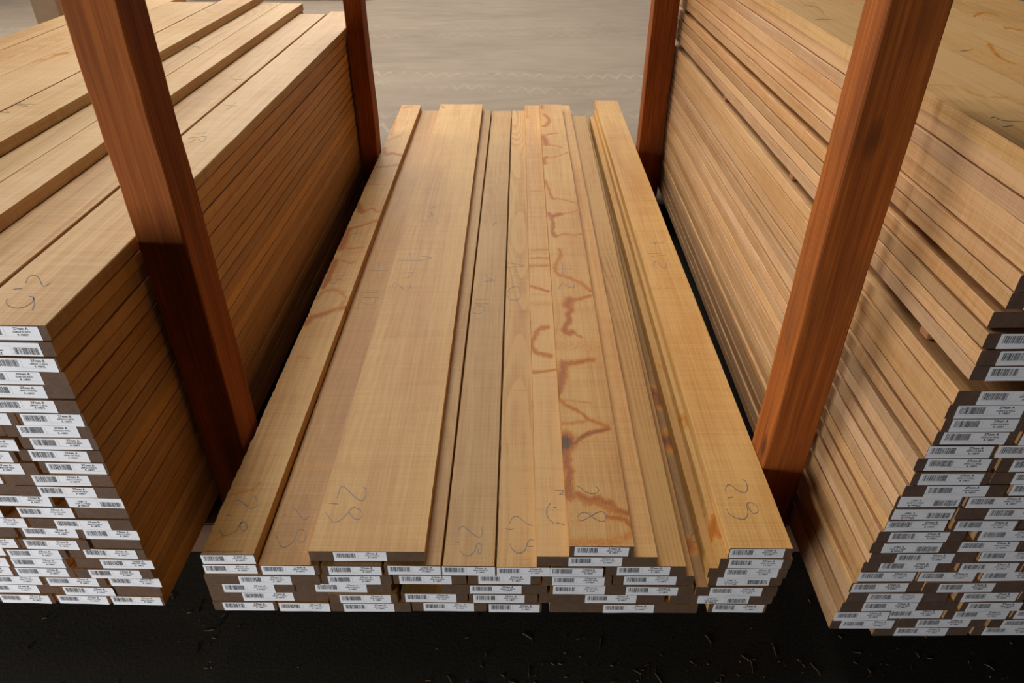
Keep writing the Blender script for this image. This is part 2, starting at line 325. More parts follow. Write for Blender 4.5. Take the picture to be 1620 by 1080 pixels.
PENCIL={"A1":[[[0.0311,0.1324],[0.0443,0.1352],[0.0596,0.1246],[0.0728,0.1142],[0.0831,0.1195],[0.0804,0.1354],[0.0715,0.1478]],[[0.0296,0.0983],[0.041,0.0959]],[[0.0294,0.0606],[0.042,0.0461],[0.0545,0.0486],[0.064,0.0608],[0.0662,0.0783],[0.074,0.0783],[0.0817,0.0659],[0.079,0.056],[0.0717,0.0609],[0.0659,0.0732],[0.0693,0.0808]],[[0.0178,0.0081],[0.0379,0.0082],[0.0607,0.007],[0.0901,0.0085]],[[0.0413,1.3399],[0.0827,1.3482]],[[0.0568,1.3723],[0.0573,1.2927]],[[0.0372,1.0251],[0.0507,1.0061],[0.0627,1.0252],[0.0658,1.0576]],[[0.0477,1.051],[0.0819,1.0577]],[[0.055,1.0316],[0.0818,1.0254]]],"A2":[[[0.1457,0.1442],[0.1561,0.1351],[0.1681,0.1193],[0.1781,0.1116],[0.1842,0.1194],[0.1843,0.1327]],[[0.1379,0.127],[0.1333,0.1217]],[[0.1384,0.0994],[0.1448,0.101]],[[0.132,0.0707],[0.1417,0.0535],[0.1505,0.0425],[0.1613,0.0454],[0.1682,0.0561],[0.1709,0.0684],[0.1711,0.0834],[0.1783,0.086],[0.188,0.0785],[0.1903,0.0612],[0.1843,0.0538],[0.1773,0.0586],[0.1748,0.0734]],[[0.1522,1.1985],[0.1658,1.1424],[0.1721,1.0818]],[[0.1323,1.1422],[0.1899,1.1384],[0.1839,1.1564]],[[0.139,0.9202],[0.1399,0.9498],[0.1545,0.9379],[0.1741,0.9322],[0.1846,0.9441],[0.182,0.9681]],[[0.1419,0.9739],[0.1911,0.9742]],[[0.1333,1.0046],[0.1862,1.005]]],"A3":[[[0.2407,0.1435],[0.2409,0.1664],[0.2451,0.176],[0.2572,0.1666],[0.2751,0.1475],[0.2911,0.1368],[0.2981,0.1476],[0.2948,0.1668],[0.2876,0.1751]],[[0.2264,0.1294],[0.2366,0.1284],[0.2468,0.1274]],[[0.2244,0.1073],[0.2339,0.0945],[0.2444,0.0819],[0.2558,0.083],[0.2652,0.0947],[0.2721,0.1103],[0.2785,0.1181],[0.2914,0.113],[0.2988,0.1001],[0.2958,0.0883],[0.2858,0.0898],[0.276,0.0999],[0.2701,0.1102]],[[0.259,1.2112],[0.2673,1.1539],[0.274,1.0989]],[[0.2239,1.1537],[0.2874,1.1541]],[[0.2837,1.1867],[0.3324,1.1727],[0.2877,1.1513]],[[0.2326,0.9761],[0.2335,1.0136],[0.248,1.0011],[0.2709,0.9702],[0.285,0.9826],[0.2831,1.0139]],[[0.2428,1.0393],[0.274,1.0459],[0.2838,1.0722]],[[0.2448,1.072],[0.2865,1.0762]],[[0.2657,1.4405],[0.2842,1.4406],[0.2883,1.4152]],[[0.2889,1.4665],[0.3003,1.5017],[0.2925,1.5195],[0.3095,1.4841]],[[0.2921,1.5467],[0.3048,1.5744],[0.3074,1.5468]],[[0.3255,1.4324],[0.3339,1.4206]]],"B5":[[[0.4891,0.072],[0.4906,0.0905],[0.4994,0.0956],[0.5099,0.0856],[0.5223,0.0732],[0.5323,0.0683],[0.5357,0.0807],[0.5339,0.0943]],[[0.4843,0.0567],[0.4929,0.0558]],[[0.4953,0.0366],[0.5037,0.0258],[0.5151,0.0249],[0.524,0.0368],[0.5272,0.0512],[0.5329,0.0536],[0.5361,0.0416],[0.5351,0.0297],[0.53,0.0321],[0.5315,0.0416]],[[0.5014,1.1377],[0.5097,1.0906],[0.5156,1.0133]],[[0.5006,1.0708],[0.5351,1.0776],[0.5163,1.0906]],[[0.4789,0.9166],[0.477,0.8935],[0.4926,0.8845],[0.5073,0.8994],[0.5064,0.9226],[0.4907,0.9283],[0.48,0.9189]],[[0.4808,0.9401],[0.5212,0.9403]],[[0.4828,0.964],[0.5235,0.9666]],[[0.5152,1.4674],[0.5244,1.4847],[0.5331,1.5021]],[[0.516,1.4657],[0.5331,1.4986]]],"B6":[[[0.5904,0.1039],[0.5963,0.1195],[0.6063,0.1222],[0.6163,0.1118],[0.6282,0.1016],[0.6369,0.0991]],[[0.5826,0.0911],[0.5925,0.0886],[0.5984,0.0912]],[[0.5909,0.054],[0.5968,0.0396],[0.6083,0.0311],[0.6197,0.0374],[0.6257,0.0566],[0.6316,0.064],[0.637,0.0616]],[[0.6275,0.047],[0.636,0.047]],[[0.5982,1.2158],[0.6003,1.1591],[0.5952,1.1044]],[[0.5709,1.1941],[0.6288,1.1732],[0.6017,1.1661],[0.5714,1.1589]],[[0.5766,0.9889],[0.5832,0.9646],[0.6052,0.9624],[0.6159,0.9892],[0.6083,1.0392],[0.5858,1.0327],[0.5764,1.0075]],[[0.5828,1.0075],[0.6115,1.0102]]],"A7":[[[0.6817,0.1693],[0.6999,0.1666],[0.6913,0.1556],[0.7007,0.1573]],[[0.673,0.1339],[0.6658,0.1206],[0.6633,0.105],[0.6686,0.0897],[0.678,0.0797]],[[0.6777,0.1207],[0.6829,0.1218]],[[0.682,0.0822],[0.6972,0.0773]]],"A8":[[[0.7241,0.1534],[0.7317,0.148],[0.7409,0.1372],[0.7543,0.1319],[0.7644,0.1347],[0.7679,0.1428],[0.762,0.1525]],[[0.7206,0.0724],[0.7309,0.0825],[0.7422,0.0801],[0.7526,0.0677],[0.7691,0.0604],[0.7762,0.0753],[0.7695,0.0853],[0.7597,0.0827],[0.7454,0.0726],[0.7294,0.0626],[0.7213,0.065]],[[0.7416,1.1045],[0.7431,1.0442],[0.7398,1.0055]],[[0.7262,1.0507],[0.7773,1.051]],[[0.7239,0.9313],[0.7376,0.9618],[0.7493,0.9496],[0.7669,0.9376],[0.7746,0.962]]],"R7":[[[1.0206,0.1444],[1.0298,0.1581],[1.0385,0.1527],[1.0457,0.1419],[1.0582,0.1366],[1.0658,0.1474],[1.068,0.1666],[1.0616,0.1732]],[[1.0212,0.122],[1.0319,0.1258]],[[1.0123,0.093],[1.0135,0.0818],[1.0225,0.0719],[1.0387,0.0681],[1.0499,0.0821],[1.054,0.105],[1.0631,0.1103],[1.072,0.1],[1.0705,0.0872],[1.0614,0.0822],[1.0564,0.0922],[1.0553,0.1024]],[[1.0483,1.2582],[1.0493,1.2205],[1.0487,1.1911]],[[1.033,1.2249],[1.0777,1.2282],[1.0747,1.2432]],[[1.0219,1.0658],[1.0261,1.0927],[1.0369,1.0995],[1.0465,1.0594],[1.0585,1.0661],[1.0673,1.1066]],[[1.0226,1.1339],[1.0698,1.1412]],[[1.0154,1.1522],[1.0519,1.1524]]],"R3":[[[0.9731,0.1304],[0.9672,0.1293],[0.963,0.1163],[0.9654,0.106],[0.973,0.1096]]],"LA":[[[-0.0994,0.1256],[-0.1057,0.1439],[-0.1014,0.1517],[-0.0877,0.1432],[-0.0696,0.1207],[-0.0623,0.1163],[-0.0594,0.1266]],[[-0.1077,0.1057],[-0.0952,0.1088]],[[-0.0989,0.0771],[-0.0968,0.0681],[-0.0844,0.0554],[-0.0699,0.0496],[-0.0584,0.0535],[-0.0551,0.0692],[-0.0619,0.0823],[-0.0698,0.0848]],[[-0.0607,0.0813],[-0.0479,0.0615],[-0.041,0.0438]],[[-0.1221,1.094],[-0.0781,1.084]],[[-0.0951,1.0463],[-0.0929,1.1174]],[[-0.0935,0.7908],[-0.0879,0.8222],[-0.0645,0.8002],[-0.0708,0.8405]],[[-0.1101,0.8252],[-0.0738,0.8404]],[[-0.1092,0.8612],[-0.0802,0.8656]]],"LB":[[[-0.2025,1.3396],[-0.1516,1.3546]],[[-0.2018,1.3868],[-0.1632,1.327]]],"D1":[[[-0.5577,0.8373],[-0.5324,0.8311],[-0.5466,0.8473]],[[-0.5703,0.9082],[-0.5143,0.8806],[-0.5534,0.8984],[-0.5094,0.9024]]],"C2":[[[-0.4075,1.6014],[-0.4033,1.6538],[-0.3711,1.6023]],[[-0.4198,1.6534],[-0.3736,1.6195]]],"RT":[[[-0.0087,0.2119],[-0.0005,0.2183],[0.004,0.203],[0.0304,0.1973]],[[-0.0121,0.1745],[0.0061,0.1805]],[[0.1598,0.6196],[0.172,0.6238],[0.1866,0.6322]],[[0.1612,0.621],[0.1858,0.6308]],[[0.0156,1.0816],[0.0306,1.0766],[0.0413,1.0557],[0.033,0.9912]],[[-0.015,0.9126],[0.007,0.9194],[0.0198,0.9124]],[[0.0483,1.1144],[0.0583,1.1211]]]}
STAINS={"A8":[[0.0077,0.9,[[0.7238,2.7048],[0.7252,2.6512]]],[0.0065,0.9,[[0.7293,2.5657],[0.7469,2.5126],[0.7513,2.455],[0.736,2.399],[0.7222,2.3851]]],[0.0043,0.8,[[0.7103,2.2731],[0.7273,2.2655],[0.7494,2.2812],[0.7888,2.2919]]],[0.0086,1,[[0.7166,2.2526],[0.7267,2.1896],[0.7258,2.1358]]],[0.0033,0.8,[[0.7274,2.1358],[0.7647,2.1313],[0.7925,2.1076]]],[0.0063,0.9,[[0.715,1.92],[0.7127,1.9743],[0.7228,1.9921]]],[0.0032,0.7,[[0.7226,1.9854],[0.759,1.9968],[0.7841,2.0194],[0.8167,2.0539]]],[0.0037,0.8,[[0.7112,1.7469],[0.7227,1.6528],[0.7308,1.5813],[0.7409,1.5691]]],[0.0028,0.8,[[0.7343,1.5813],[0.7691,1.5676],[0.8229,1.5302]]],[0.0066,1,[[0.7147,1.4481],[0.7234,1.4257],[0.7398,1.4344],[0.7548,1.4431]]],[0.0029,0.7,[[0.7548,1.4431],[0.7999,1.4608],[0.822,1.4821]]],[0.0051,0.9,[[0.7198,1.4257],[0.7261,1.367],[0.7221,1.3026],[0.7292,1.2714]]],[0.0035,0.7,[[0.7292,1.2714],[0.7611,1.2871],[0.7884,1.2796],[0.8274,1.2907]]],[0.0047,0.7,[[0.7388,1.1819],[0.7401,1.1391],[0.7244,1.084],[0.7195,1.0441],[0.7307,1.0118]]],[0.005,0.7,[[0.7307,1.0118],[0.7461,1.0056],[0.77,0.9868],[0.7931,0.9621],[0.8161,0.9259]]],[0.0036,1,[[0.8134,0.9235],[0.8164,0.9224]]],[0.0048,0.9,[[0.7539,0.8729],[0.7748,0.873],[0.8121,0.8929]]],[0.0101,1,[[0.7539,0.8729],[0.746,0.839]]],[0.0053,1,[[0.746,0.839],[0.7547,0.8169],[0.7435,0.7952],[0.746,0.7686],[0.7366,0.7425],[0.7282,0.7221]]],[0.0056,1,[[0.7282,0.7221],[0.7355,0.7021],[0.7496,0.7071]]],[0.0033,0.7,[[0.7496,0.7071],[0.7729,0.6826]]],[0.0024,0.4,[[0.7182,0.8727],[0.721,0.8058],[0.7151,0.7424],[0.7088,0.7019],[0.7288,0.6804]]],[0.0119,0.3,[[0.7079,0.6438],[0.7593,0.6441],[0.8154,0.6369]]],[0.0052,0.9,[[0.7177,0.5707],[0.7279,0.5664],[0.7544,0.5727],[0.7947,0.5846]]],[0.0073,1,[[0.7201,0.5663],[0.7169,0.5359],[0.7116,0.5021],[0.7052,0.4734]]],[0.0049,1,[[0.7209,0.5644],[0.7182,0.5397],[0.7107,0.5156],[0.7069,0.4766],[0.7044,0.4539]]],[0.0032,0.8,[[0.7054,0.428],[0.7137,0.41],[0.7355,0.3924],[0.7524,0.375],[0.7645,0.358],[0.7856,0.3446],[0.8084,0.3301]]],[0.0023,0.5,[[0.7145,0.4245],[0.7419,0.421],[0.7782,0.414]]],[0.0035,0.6,[[0.7056,0.3407],[0.728,0.3442],[0.7595,0.3511]]],[0.0034,1.2,[[0.7109,0.2761],[0.7282,0.2793],[0.7468,0.2984],[0.7651,0.3115],[0.8079,0.3248]]],[0.0021,0.4,[[0.7233,0.2699],[0.7499,0.2826],[0.7765,0.2923]]],[0.0112,1.6,[[0.7093,0.2855],[0.7099,0.2729]]],[0.0068,1,[[0.707,0.2667],[0.7089,0.2393],[0.7075,0.2155],[0.7124,0.1924],[0.7087,0.1643],[0.7091,0.137],[0.7105,0.1263]]],[0.004,1,[[0.7228,0.1344],[0.7339,0.1238],[0.749,0.116],[0.7669,0.1188],[0.7757,0.1084],[0.7893,0.1085],[0.797,0.0906],[0.8189,0.0806]]],[0.0055,0.7,[[0.7227,0.1317],[0.7406,0.1082],[0.7598,0.1057],[0.7785,0.0981],[0.7968,0.088]]],[0.0034,1,[[0.7796,0.0713],[0.8021,0.068],[0.8129,0.0631],[0.8185,0.0534]]],[0.0073,0.5,[[0.7033,0.0054],[0.733,0.0116],[0.7734,0.0104],[0.8039,0.0199],[0.8213,0.0342]]],[0.0099,0.25,[[0.7068,0.0649],[0.7179,0.0601]]]],"A7":[[0.0038,0.8,[[0.646,0.9974],[0.6646,0.9851],[0.6954,0.9669]]],[0.0085,0.35,[[0.6475,0.8953],[0.696,0.8956]]],[0.0052,0.8,[[0.6887,0.7726],[0.6685,0.7693],[0.6564,0.7435],[0.6502,0.7182]]],[0.0045,0.8,[[0.6474,0.7182],[0.644,0.6837],[0.6545,0.655],[0.6735,0.6458],[0.695,0.6365]]],[0.0026,0.7,[[0.6422,0.5729],[0.6713,0.5731],[0.7034,0.5804]]],[0.0048,0.5,[[0.6461,1.2284],[0.7043,1.2288]]],[0.0034,0.8,[[0.6467,1.1748],[0.7039,1.1751]]],[0.0053,0.6,[[0.6446,1.1217],[0.7021,1.1248]]],[0.004,0.5,[[0.6488,1.7123],[0.7049,1.7126]]],[0.003,0.3,[[0.6531,1.4688],[0.7049,1.4605]]],[0.0069,0.5,[[0.6512,2.7829],[0.654,2.5958]]],[0.0025,0.7,[[0.6435,0.5644],[0.6736,0.5729],[0.7013,0.5789]]],[0.0044,0.15,[[0.6438,0.3192],[0.7012,0.3183]]]],"B6":[[0.0022,0.5,[[0.5825,0.2574],[0.6128,0.2546],[0.6409,0.2566]]],[0.002,0.4,[[0.5693,0.5276],[0.6385,0.532]]]],"A1":[[0.0077,0.9,[[0.0246,2.1712],[0.0444,2.1035],[0.072,2.109],[0.1124,2.0907]]],[0.0045,0.8,[[0.0311,1.9501],[0.0747,1.9627],[0.1179,1.9803]]],[0.009,0.9,[[0.019,1.5925],[0.0369,1.5379],[0.0483,1.5189]]],[0.0032,0.8,[[0.0523,1.5189],[0.0795,1.5478],[0.1002,1.5192],[0.1122,1.5193]]],[0.0046,0.8,[[0.0266,1.3826],[0.044,1.3914],[0.0716,1.4091],[0.1115,1.4488]]],[0.0084,0.9,[[0.0259,1.3739],[0.0263,1.3063],[0.0301,1.2497],[0.0296,1.2339]]],[0.0036,0.7,[[0.0317,1.2418],[0.066,1.2341],[0.1009,1.2422]]],[0.0043,0.4,[[0.0333,1.18],[0.105,1.2188]]],[0.0071,0.9,[[0.0288,1.15],[0.0305,1.092],[0.0287,1.0364],[0.0269,0.983]]],[0.0042,0.6,[[0.05,1.1502],[0.0775,1.1356],[0.0901,1.143]]],[0.0052,0.5,[[0.0216,0.9191],[0.0327,0.9571],[0.0562,0.9702],[0.0852,0.9575],[0.1057,0.9197],[0.1002,0.8828]]],[0.0061,0.8,[[0.022,0.7835],[0.0324,0.8175],[0.0597,0.8351],[0.086,0.8587],[0.1148,0.8733]]],[0.0099,0.5,[[0.0243,2.2704],[0.0707,2.3297]]],[0.0088,0.7,[[0.0375,2.753],[0.0692,2.7727]]],[0.0066,0.6,[[0.0208,2.5917],[0.0318,2.3522]]],[0.0035,0.4,[[0.016,1.7751],[0.0947,1.769]]],[0.0041,0.4,[[0.0383,0.6328],[0.0712,0.6243]]],[0.0024,0.6,[[0.0198,0.1485],[0.0394,0.1569],[0.0613,0.1653],[0.0719,0.185]]],[0.0017,0.4,[[0.0434,0.2106],[0.0417,0.2585],[0.0449,0.2771],[0.0613,0.2803]]],[0.0034,0.5,[[0.0237,0.0221],[0.0357,0.0364],[0.0461,0.0509]]],[0.0021,0.4,[[0.0313,0.1763],[0.041,0.2048]]]],"A2":[[0.0052,0.35,[[0.1267,0.2606],[0.1617,0.2596],[0.1958,0.2629]]],[0.003,0.25,[[0.1307,0.2276],[0.1851,0.2327]]]],"A3":[[0.004,0.3,[[0.295,0.3137],[0.3161,0.3203],[0.3334,0.3237]]],[0.0056,0.3,[[0.217,0.4227],[0.2369,0.4157]]],[0.0059,0.6,[[0.2188,2.7965],[0.2376,2.7479]]]],"R5":[[0.0026,0.7,[[0.9735,0.6355],[0.9822,0.6321],[0.9845,0.6209]]],[0.0032,0.8,[[0.9717,0.6362],[0.9839,0.633],[0.9858,0.6171]]]],"R6":[[0.0055,0.6,[[0.9863,0.4027],[0.9937,0.3887],[0.995,0.3715]]],[0.0044,1,[[0.9946,0.1015],[0.9866,0.0655],[0.9936,0.0505]]]],"R3":[[0.0103,1.3,[[0.9598,0.6014],[0.9709,0.5711],[0.9704,0.5562]]],[0.0129,1.3,[[0.9602,0.4129],[0.9712,0.4087]]],[0.0071,1,[[0.9577,0.1126],[0.9603,0.0875]]]],"D1":[[0.0051,0.5,[[-0.7794,1.2725],[-0.7544,1.3098],[-0.7304,1.3418],[-0.7248,1.3894]]],[0.007,0.8,[[-0.7308,1.4003],[-0.7123,1.4163]]],[0.0043,0.5,[[-0.7159,1.423],[-0.7082,1.4413]]],[0.0031,0.5,[[-0.5695,1.7935],[-0.5345,1.8048],[-0.4902,1.8268],[-0.4846,1.8696],[-0.4542,1.849]]]],"D2":[[0.0034,0.5,[[-0.5644,2.1377],[-0.5403,2.1256],[-0.503,2.0645],[-0.4585,2.0607]]]],"C1":[[0.0037,0.4,[[-0.3196,1.9968],[-0.2809,1.9933],[-0.2555,1.9717]]]],"RT":[[0.0037,0.6,[[0.3594,1.0125],[0.3532,0.946],[0.4056,0.9909],[0.4213,0.9618]]],[0.003,0.7,[[0.3534,0.8359],[0.3677,0.818],[0.3853,0.797]]],[0.0031,0.6,[[0.251,0.6878],[0.2293,0.6362],[0.2122,0.5875],[0.206,0.548],[0.2067,0.5226]]],[0.002,0.5,[[-0.0097,0.3874],[0.0084,0.3831],[0.0271,0.3747],[0.0324,0.3417],[0.0387,0.3224],[0.0962,0.3079]]],[0.0021,0.35,[[0.1754,0.7006],[0.1926,0.6436],[0.1869,0.5481],[0.1743,0.4401]]]]}
WOOD = ((.62, .375, .155), (.515, .27, .090), (.36, .165, .048))      # light, mid, dark
TINT = {'L': (1.0, .96, .90), 'C': (.96, .925, .70), 'R': (.94, .96, 1.16)}
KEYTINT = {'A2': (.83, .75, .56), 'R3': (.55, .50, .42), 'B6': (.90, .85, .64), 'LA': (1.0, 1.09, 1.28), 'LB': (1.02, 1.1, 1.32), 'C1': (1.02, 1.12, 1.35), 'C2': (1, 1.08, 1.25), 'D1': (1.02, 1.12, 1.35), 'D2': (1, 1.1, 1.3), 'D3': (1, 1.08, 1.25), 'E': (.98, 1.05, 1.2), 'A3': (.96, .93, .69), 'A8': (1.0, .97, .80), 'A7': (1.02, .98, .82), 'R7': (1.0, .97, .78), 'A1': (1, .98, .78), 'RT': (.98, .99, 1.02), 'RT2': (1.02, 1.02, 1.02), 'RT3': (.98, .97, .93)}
FLOOR_RAMP = [(.30, (.20, .155, .112)), (.5, (.28, .218, .16)), (.72, (.355, .283, .213))]
DUST = (.47, .39, .305)
PEN = .0008
LITTER = [(-.9, .82, .08, .10), (.05, .85, .10, .04), (.15, .82, .10, .04), (.62, .86, .14, .03), (.45, .85, .1, .03), (-.62, 1.0, .04, .12)]
POSTS = [(-.631, 1.222, .086, .100, 'stained front left post between the left pile and middle pile'),
         (-.598, 2.995, .070, .100, 'stained back left post between the left pile and middle pile'),
         (.5625, 1.124, .088, .082, 'stained front right post between the middle pile and right pile'),
         (.580, 2.985, .097, .080, 'stained back right post between the middle pile and right pile'),
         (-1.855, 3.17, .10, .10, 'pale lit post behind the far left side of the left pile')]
STICKERS = [(.14, 'near end'), (1.43, 'far end'), (.8, 'middle')]
RINGS = {'B6': .75, 'C5': .9, 'R6': .5, 'A3': .12, 'A8': .2, 'A7': .1, 'A1': .15, 'R7': .15, 'B5': .18, 'C2': .55, 'RT2': .4}   # how strongly growth rings show
WORLD = ((.80, .88, 1.0, 1), .010)
EXPOSURE = 0.0
LIGHTS = [('roof_skylight', (-1.5, 5.3, 6.0), (0.0, 1.6, .3), 3, 3, 320, (1.0, .96, .89)),
          ('left_window', (-7.0, 4.6, 3.3), (0.5, 2.0, .5), 3, 1.6, 345, (1.0, .96, .91)),
          ('yard_skylight', (-2.0, 9.4, 5.2), (-.3, 7.4, 0), 4, 3, 300, (1.0, .95, .88)),
          ('yard_door', (.2, 13.0, 3.0), (0, 3, .3), 7, 3, 120, (1.0, .97, .93)),
          ('front_fill', (-2.3, -1.3, .52), (-.6, 1.0, .3), 1.4, .8, 70, (.97, .97, .97))]  # last one: unseen low area light, added to brighten near board ends and stickers
# ---------------------------------------------------------------- helpers
C = bpy.context.scene.collection
rng = random.Random(11)
nrg = np.random.RandomState(5)
PL, PC, PR, Z0 = 0.028, 0.0282, 0.0276, 0.137      # row pitch of the left, middle and right pile; underside height

def prop(o, label=None, cat=None, group=None, kind=None):
    if label: o['label'] = label
    if cat: o['category'] = cat
    if group: o['group'] = group
    if kind: o['kind'] = kind
    return o

def link(name, me, mats=(), parent=None, loc=(0, 0, 0), rz=0.0):
    o = bpy.data.objects.new(name, me)
    C.objects.link(o)
    for m in mats:
        if len(me.materials) < len(mats): me.materials.append(m)
    o.location = loc
    o.rotation_euler = (0, 0, rz)
    if parent: o.parent = parent
    return o

def mesh(name, verts, faces, mi=None, smooth=False):
    me = bpy.data.meshes.new(name)
    me.from_pydata([tuple(v) for v in verts], [], [tuple(f) for f in faces])
    if mi is not None: me.polygons.foreach_set('material_index', mi)
    if smooth: me.polygons.foreach_set('use_smooth', [True] * len(me.polygons))
    me.update()
    return me

def box_data(x0, x1, y0, y1, z0, z1):
    v = [(x0, y0, z0), (x1, y0, z0), (x1, y1, z0), (x0, y1, z0), (x0, y0, z1), (x1, y0, z1), (x1, y1, z1), (x0, y1, z1)]
    f = [(0, 3, 2, 1), (4, 5, 6, 7), (0, 1, 5, 4), (1, 2, 6, 5), (2, 3, 7, 6), (3, 0, 4, 7)]
    return v, f

def smooth_noise(n, step, amp, r):
    """1-D value noise sampled n times, one knot every `step` samples"""
    k = max(2, int(n / step) + 3)
    kn = r.uniform(-1, 1, k)
    t = np.linspace(0, k - 2.001, n)
    i = t.astype(int); f = t - i; f = f * f * (3 - 2 * f)
    return amp * (kn[i] * (1 - f) + kn[i + 1] * f)

def catmull(p, per=6):
    p = np.array(p, float)
    if len(p) < 3: 
        t = np.linspace(0, 1, 7)[:, None]
        return p[0] * (1 - t) + p[-1] * t
    q = np.vstack([2 * p[0] - p[1], p, 2 * p[-1] - p[-2]])
    out = []
    for i in range(1, len(q) - 2):
        for t in np.linspace(0, 1, per, endpoint=False):
            a, b, c, d = q[i - 1], q[i], q[i + 1], q[i + 2]
            out.append(.5 * (2 * b + (c - a) * t + (2 * a - 5 * b + 4 * c - d) * t * t + (3 * b - a - 3 * c + d) * t ** 3))
    out.append(q[-2])
    return np.array(out)

# ---------------------------------------------------------------- materials
class NT:
    def __init__(s, name):
        s.m = bpy.data.materials.new(name); s.m.use_nodes = True
        s.t = s.m.node_tree; s.n = s.t.nodes; s.l = s.t.links
        s.b = s.n['Principled BSDF']
    def add(s, kind, **kw):
        n = s.n.new(kind)
        for k, v in kw.items():
            if hasattr(n, k) and k not in ('inputs',): setattr(n, k, v)
        return n
    def con(s, a, b): s.l.new(a, b)
    def math(s, op, a, b=None, clamp=False):
        n = s.n.new('ShaderNodeMath'); n.operation = op; n.use_clamp = clamp
        for i, v in enumerate((a, b)):
            if v is None: continue
            if isinstance(v, (int, float)): n.inputs[i].default_value = v
            else: s.con(v, n.inputs[i])
        return n.outputs[0]
    def scale(s, vec, sc):
        n = s.n.new('ShaderNodeVectorMath'); n.operation = 'MULTIPLY'
        s.con(vec, n.inputs[0]); n.inputs[1].default_value = sc
        return n.outputs[0]
    def noise(s, vec, scale=1.0, detail=3.0, rough=.55, dist=0.0):
        n = s.n.new('ShaderNodeTexNoise'); s.con(vec, n.inputs['Vector'])
        n.inputs['Scale'].default_value = scale; n.inputs['Detail'].default_value = detail
        n.inputs['Roughness'].default_value = rough; n.inputs['Distortion'].default_value = dist
        return n.outputs['Fac']
    def ramp(s, fac, stops):
        n = s.n.new('ShaderNodeValToRGB'); e = n.color_ramp.elements
        while len(e) < len(stops): e.new(.5)
        for i, (p, c) in enumerate(stops):
            e[i].position = p; e[i].color = (*c, 1) if len(c) == 3 else c
        s.con(fac, n.inputs[0])
        return n.outputs[0]
    def rng(s, v, a, b, c, d):
        n = s.n.new('ShaderNodeMapRange'); n.clamp = True
        s.con(v, n.inputs[0])
        for i, x in enumerate((a, b, c, d)): n.inputs[i + 1].default_value = x
        return n.outputs[0]
    def mix(s, fac, a, b, mode='MIX'):
        n = s.n.new('ShaderNodeMix'); n.data_type = 'RGBA'; n.blend_type = mode
        for i, v in ((0, fac), (6, a), (7, b)):
            if isinstance(v, (int, float)): n.inputs[i].default_value = v
            elif isinstance(v, tuple): n.inputs[i].default_value = (*v, 1)
            else: s.con(v, n.inputs[i])
        return n.outputs[2]
    def bump(s, h, strength, dist):
        n = s.n.new('ShaderNodeBump'); n.inputs['Strength'].default_value = strength; n.inputs['Distance'].default_value = dist
        s.con(h, n.inputs['Height']); s.con(n.outputs[0], s.b.inputs['Normal'])

def seeded_coords(t, spread=(9, 17, 5)):
    tc = t.add('ShaderNodeTexCoord'); oi = t.add('ShaderNodeObjectInfo')
    c = t.n.new('ShaderNodeCombineXYZ')
    for i, k in enumerate(spread):
        t.con(t.math('MULTIPLY', oi.outputs['Random'], float(k * 7.3)), c.inputs[i])
    a = t.n.new('ShaderNodeVectorMath'); a.operation = 'ADD'
    t.con(tc.outputs['Object'], a.inputs[0]); t.con(c.outputs[0], a.inputs[1])
    return a.outputs[0], tc.outputs['Object'], oi

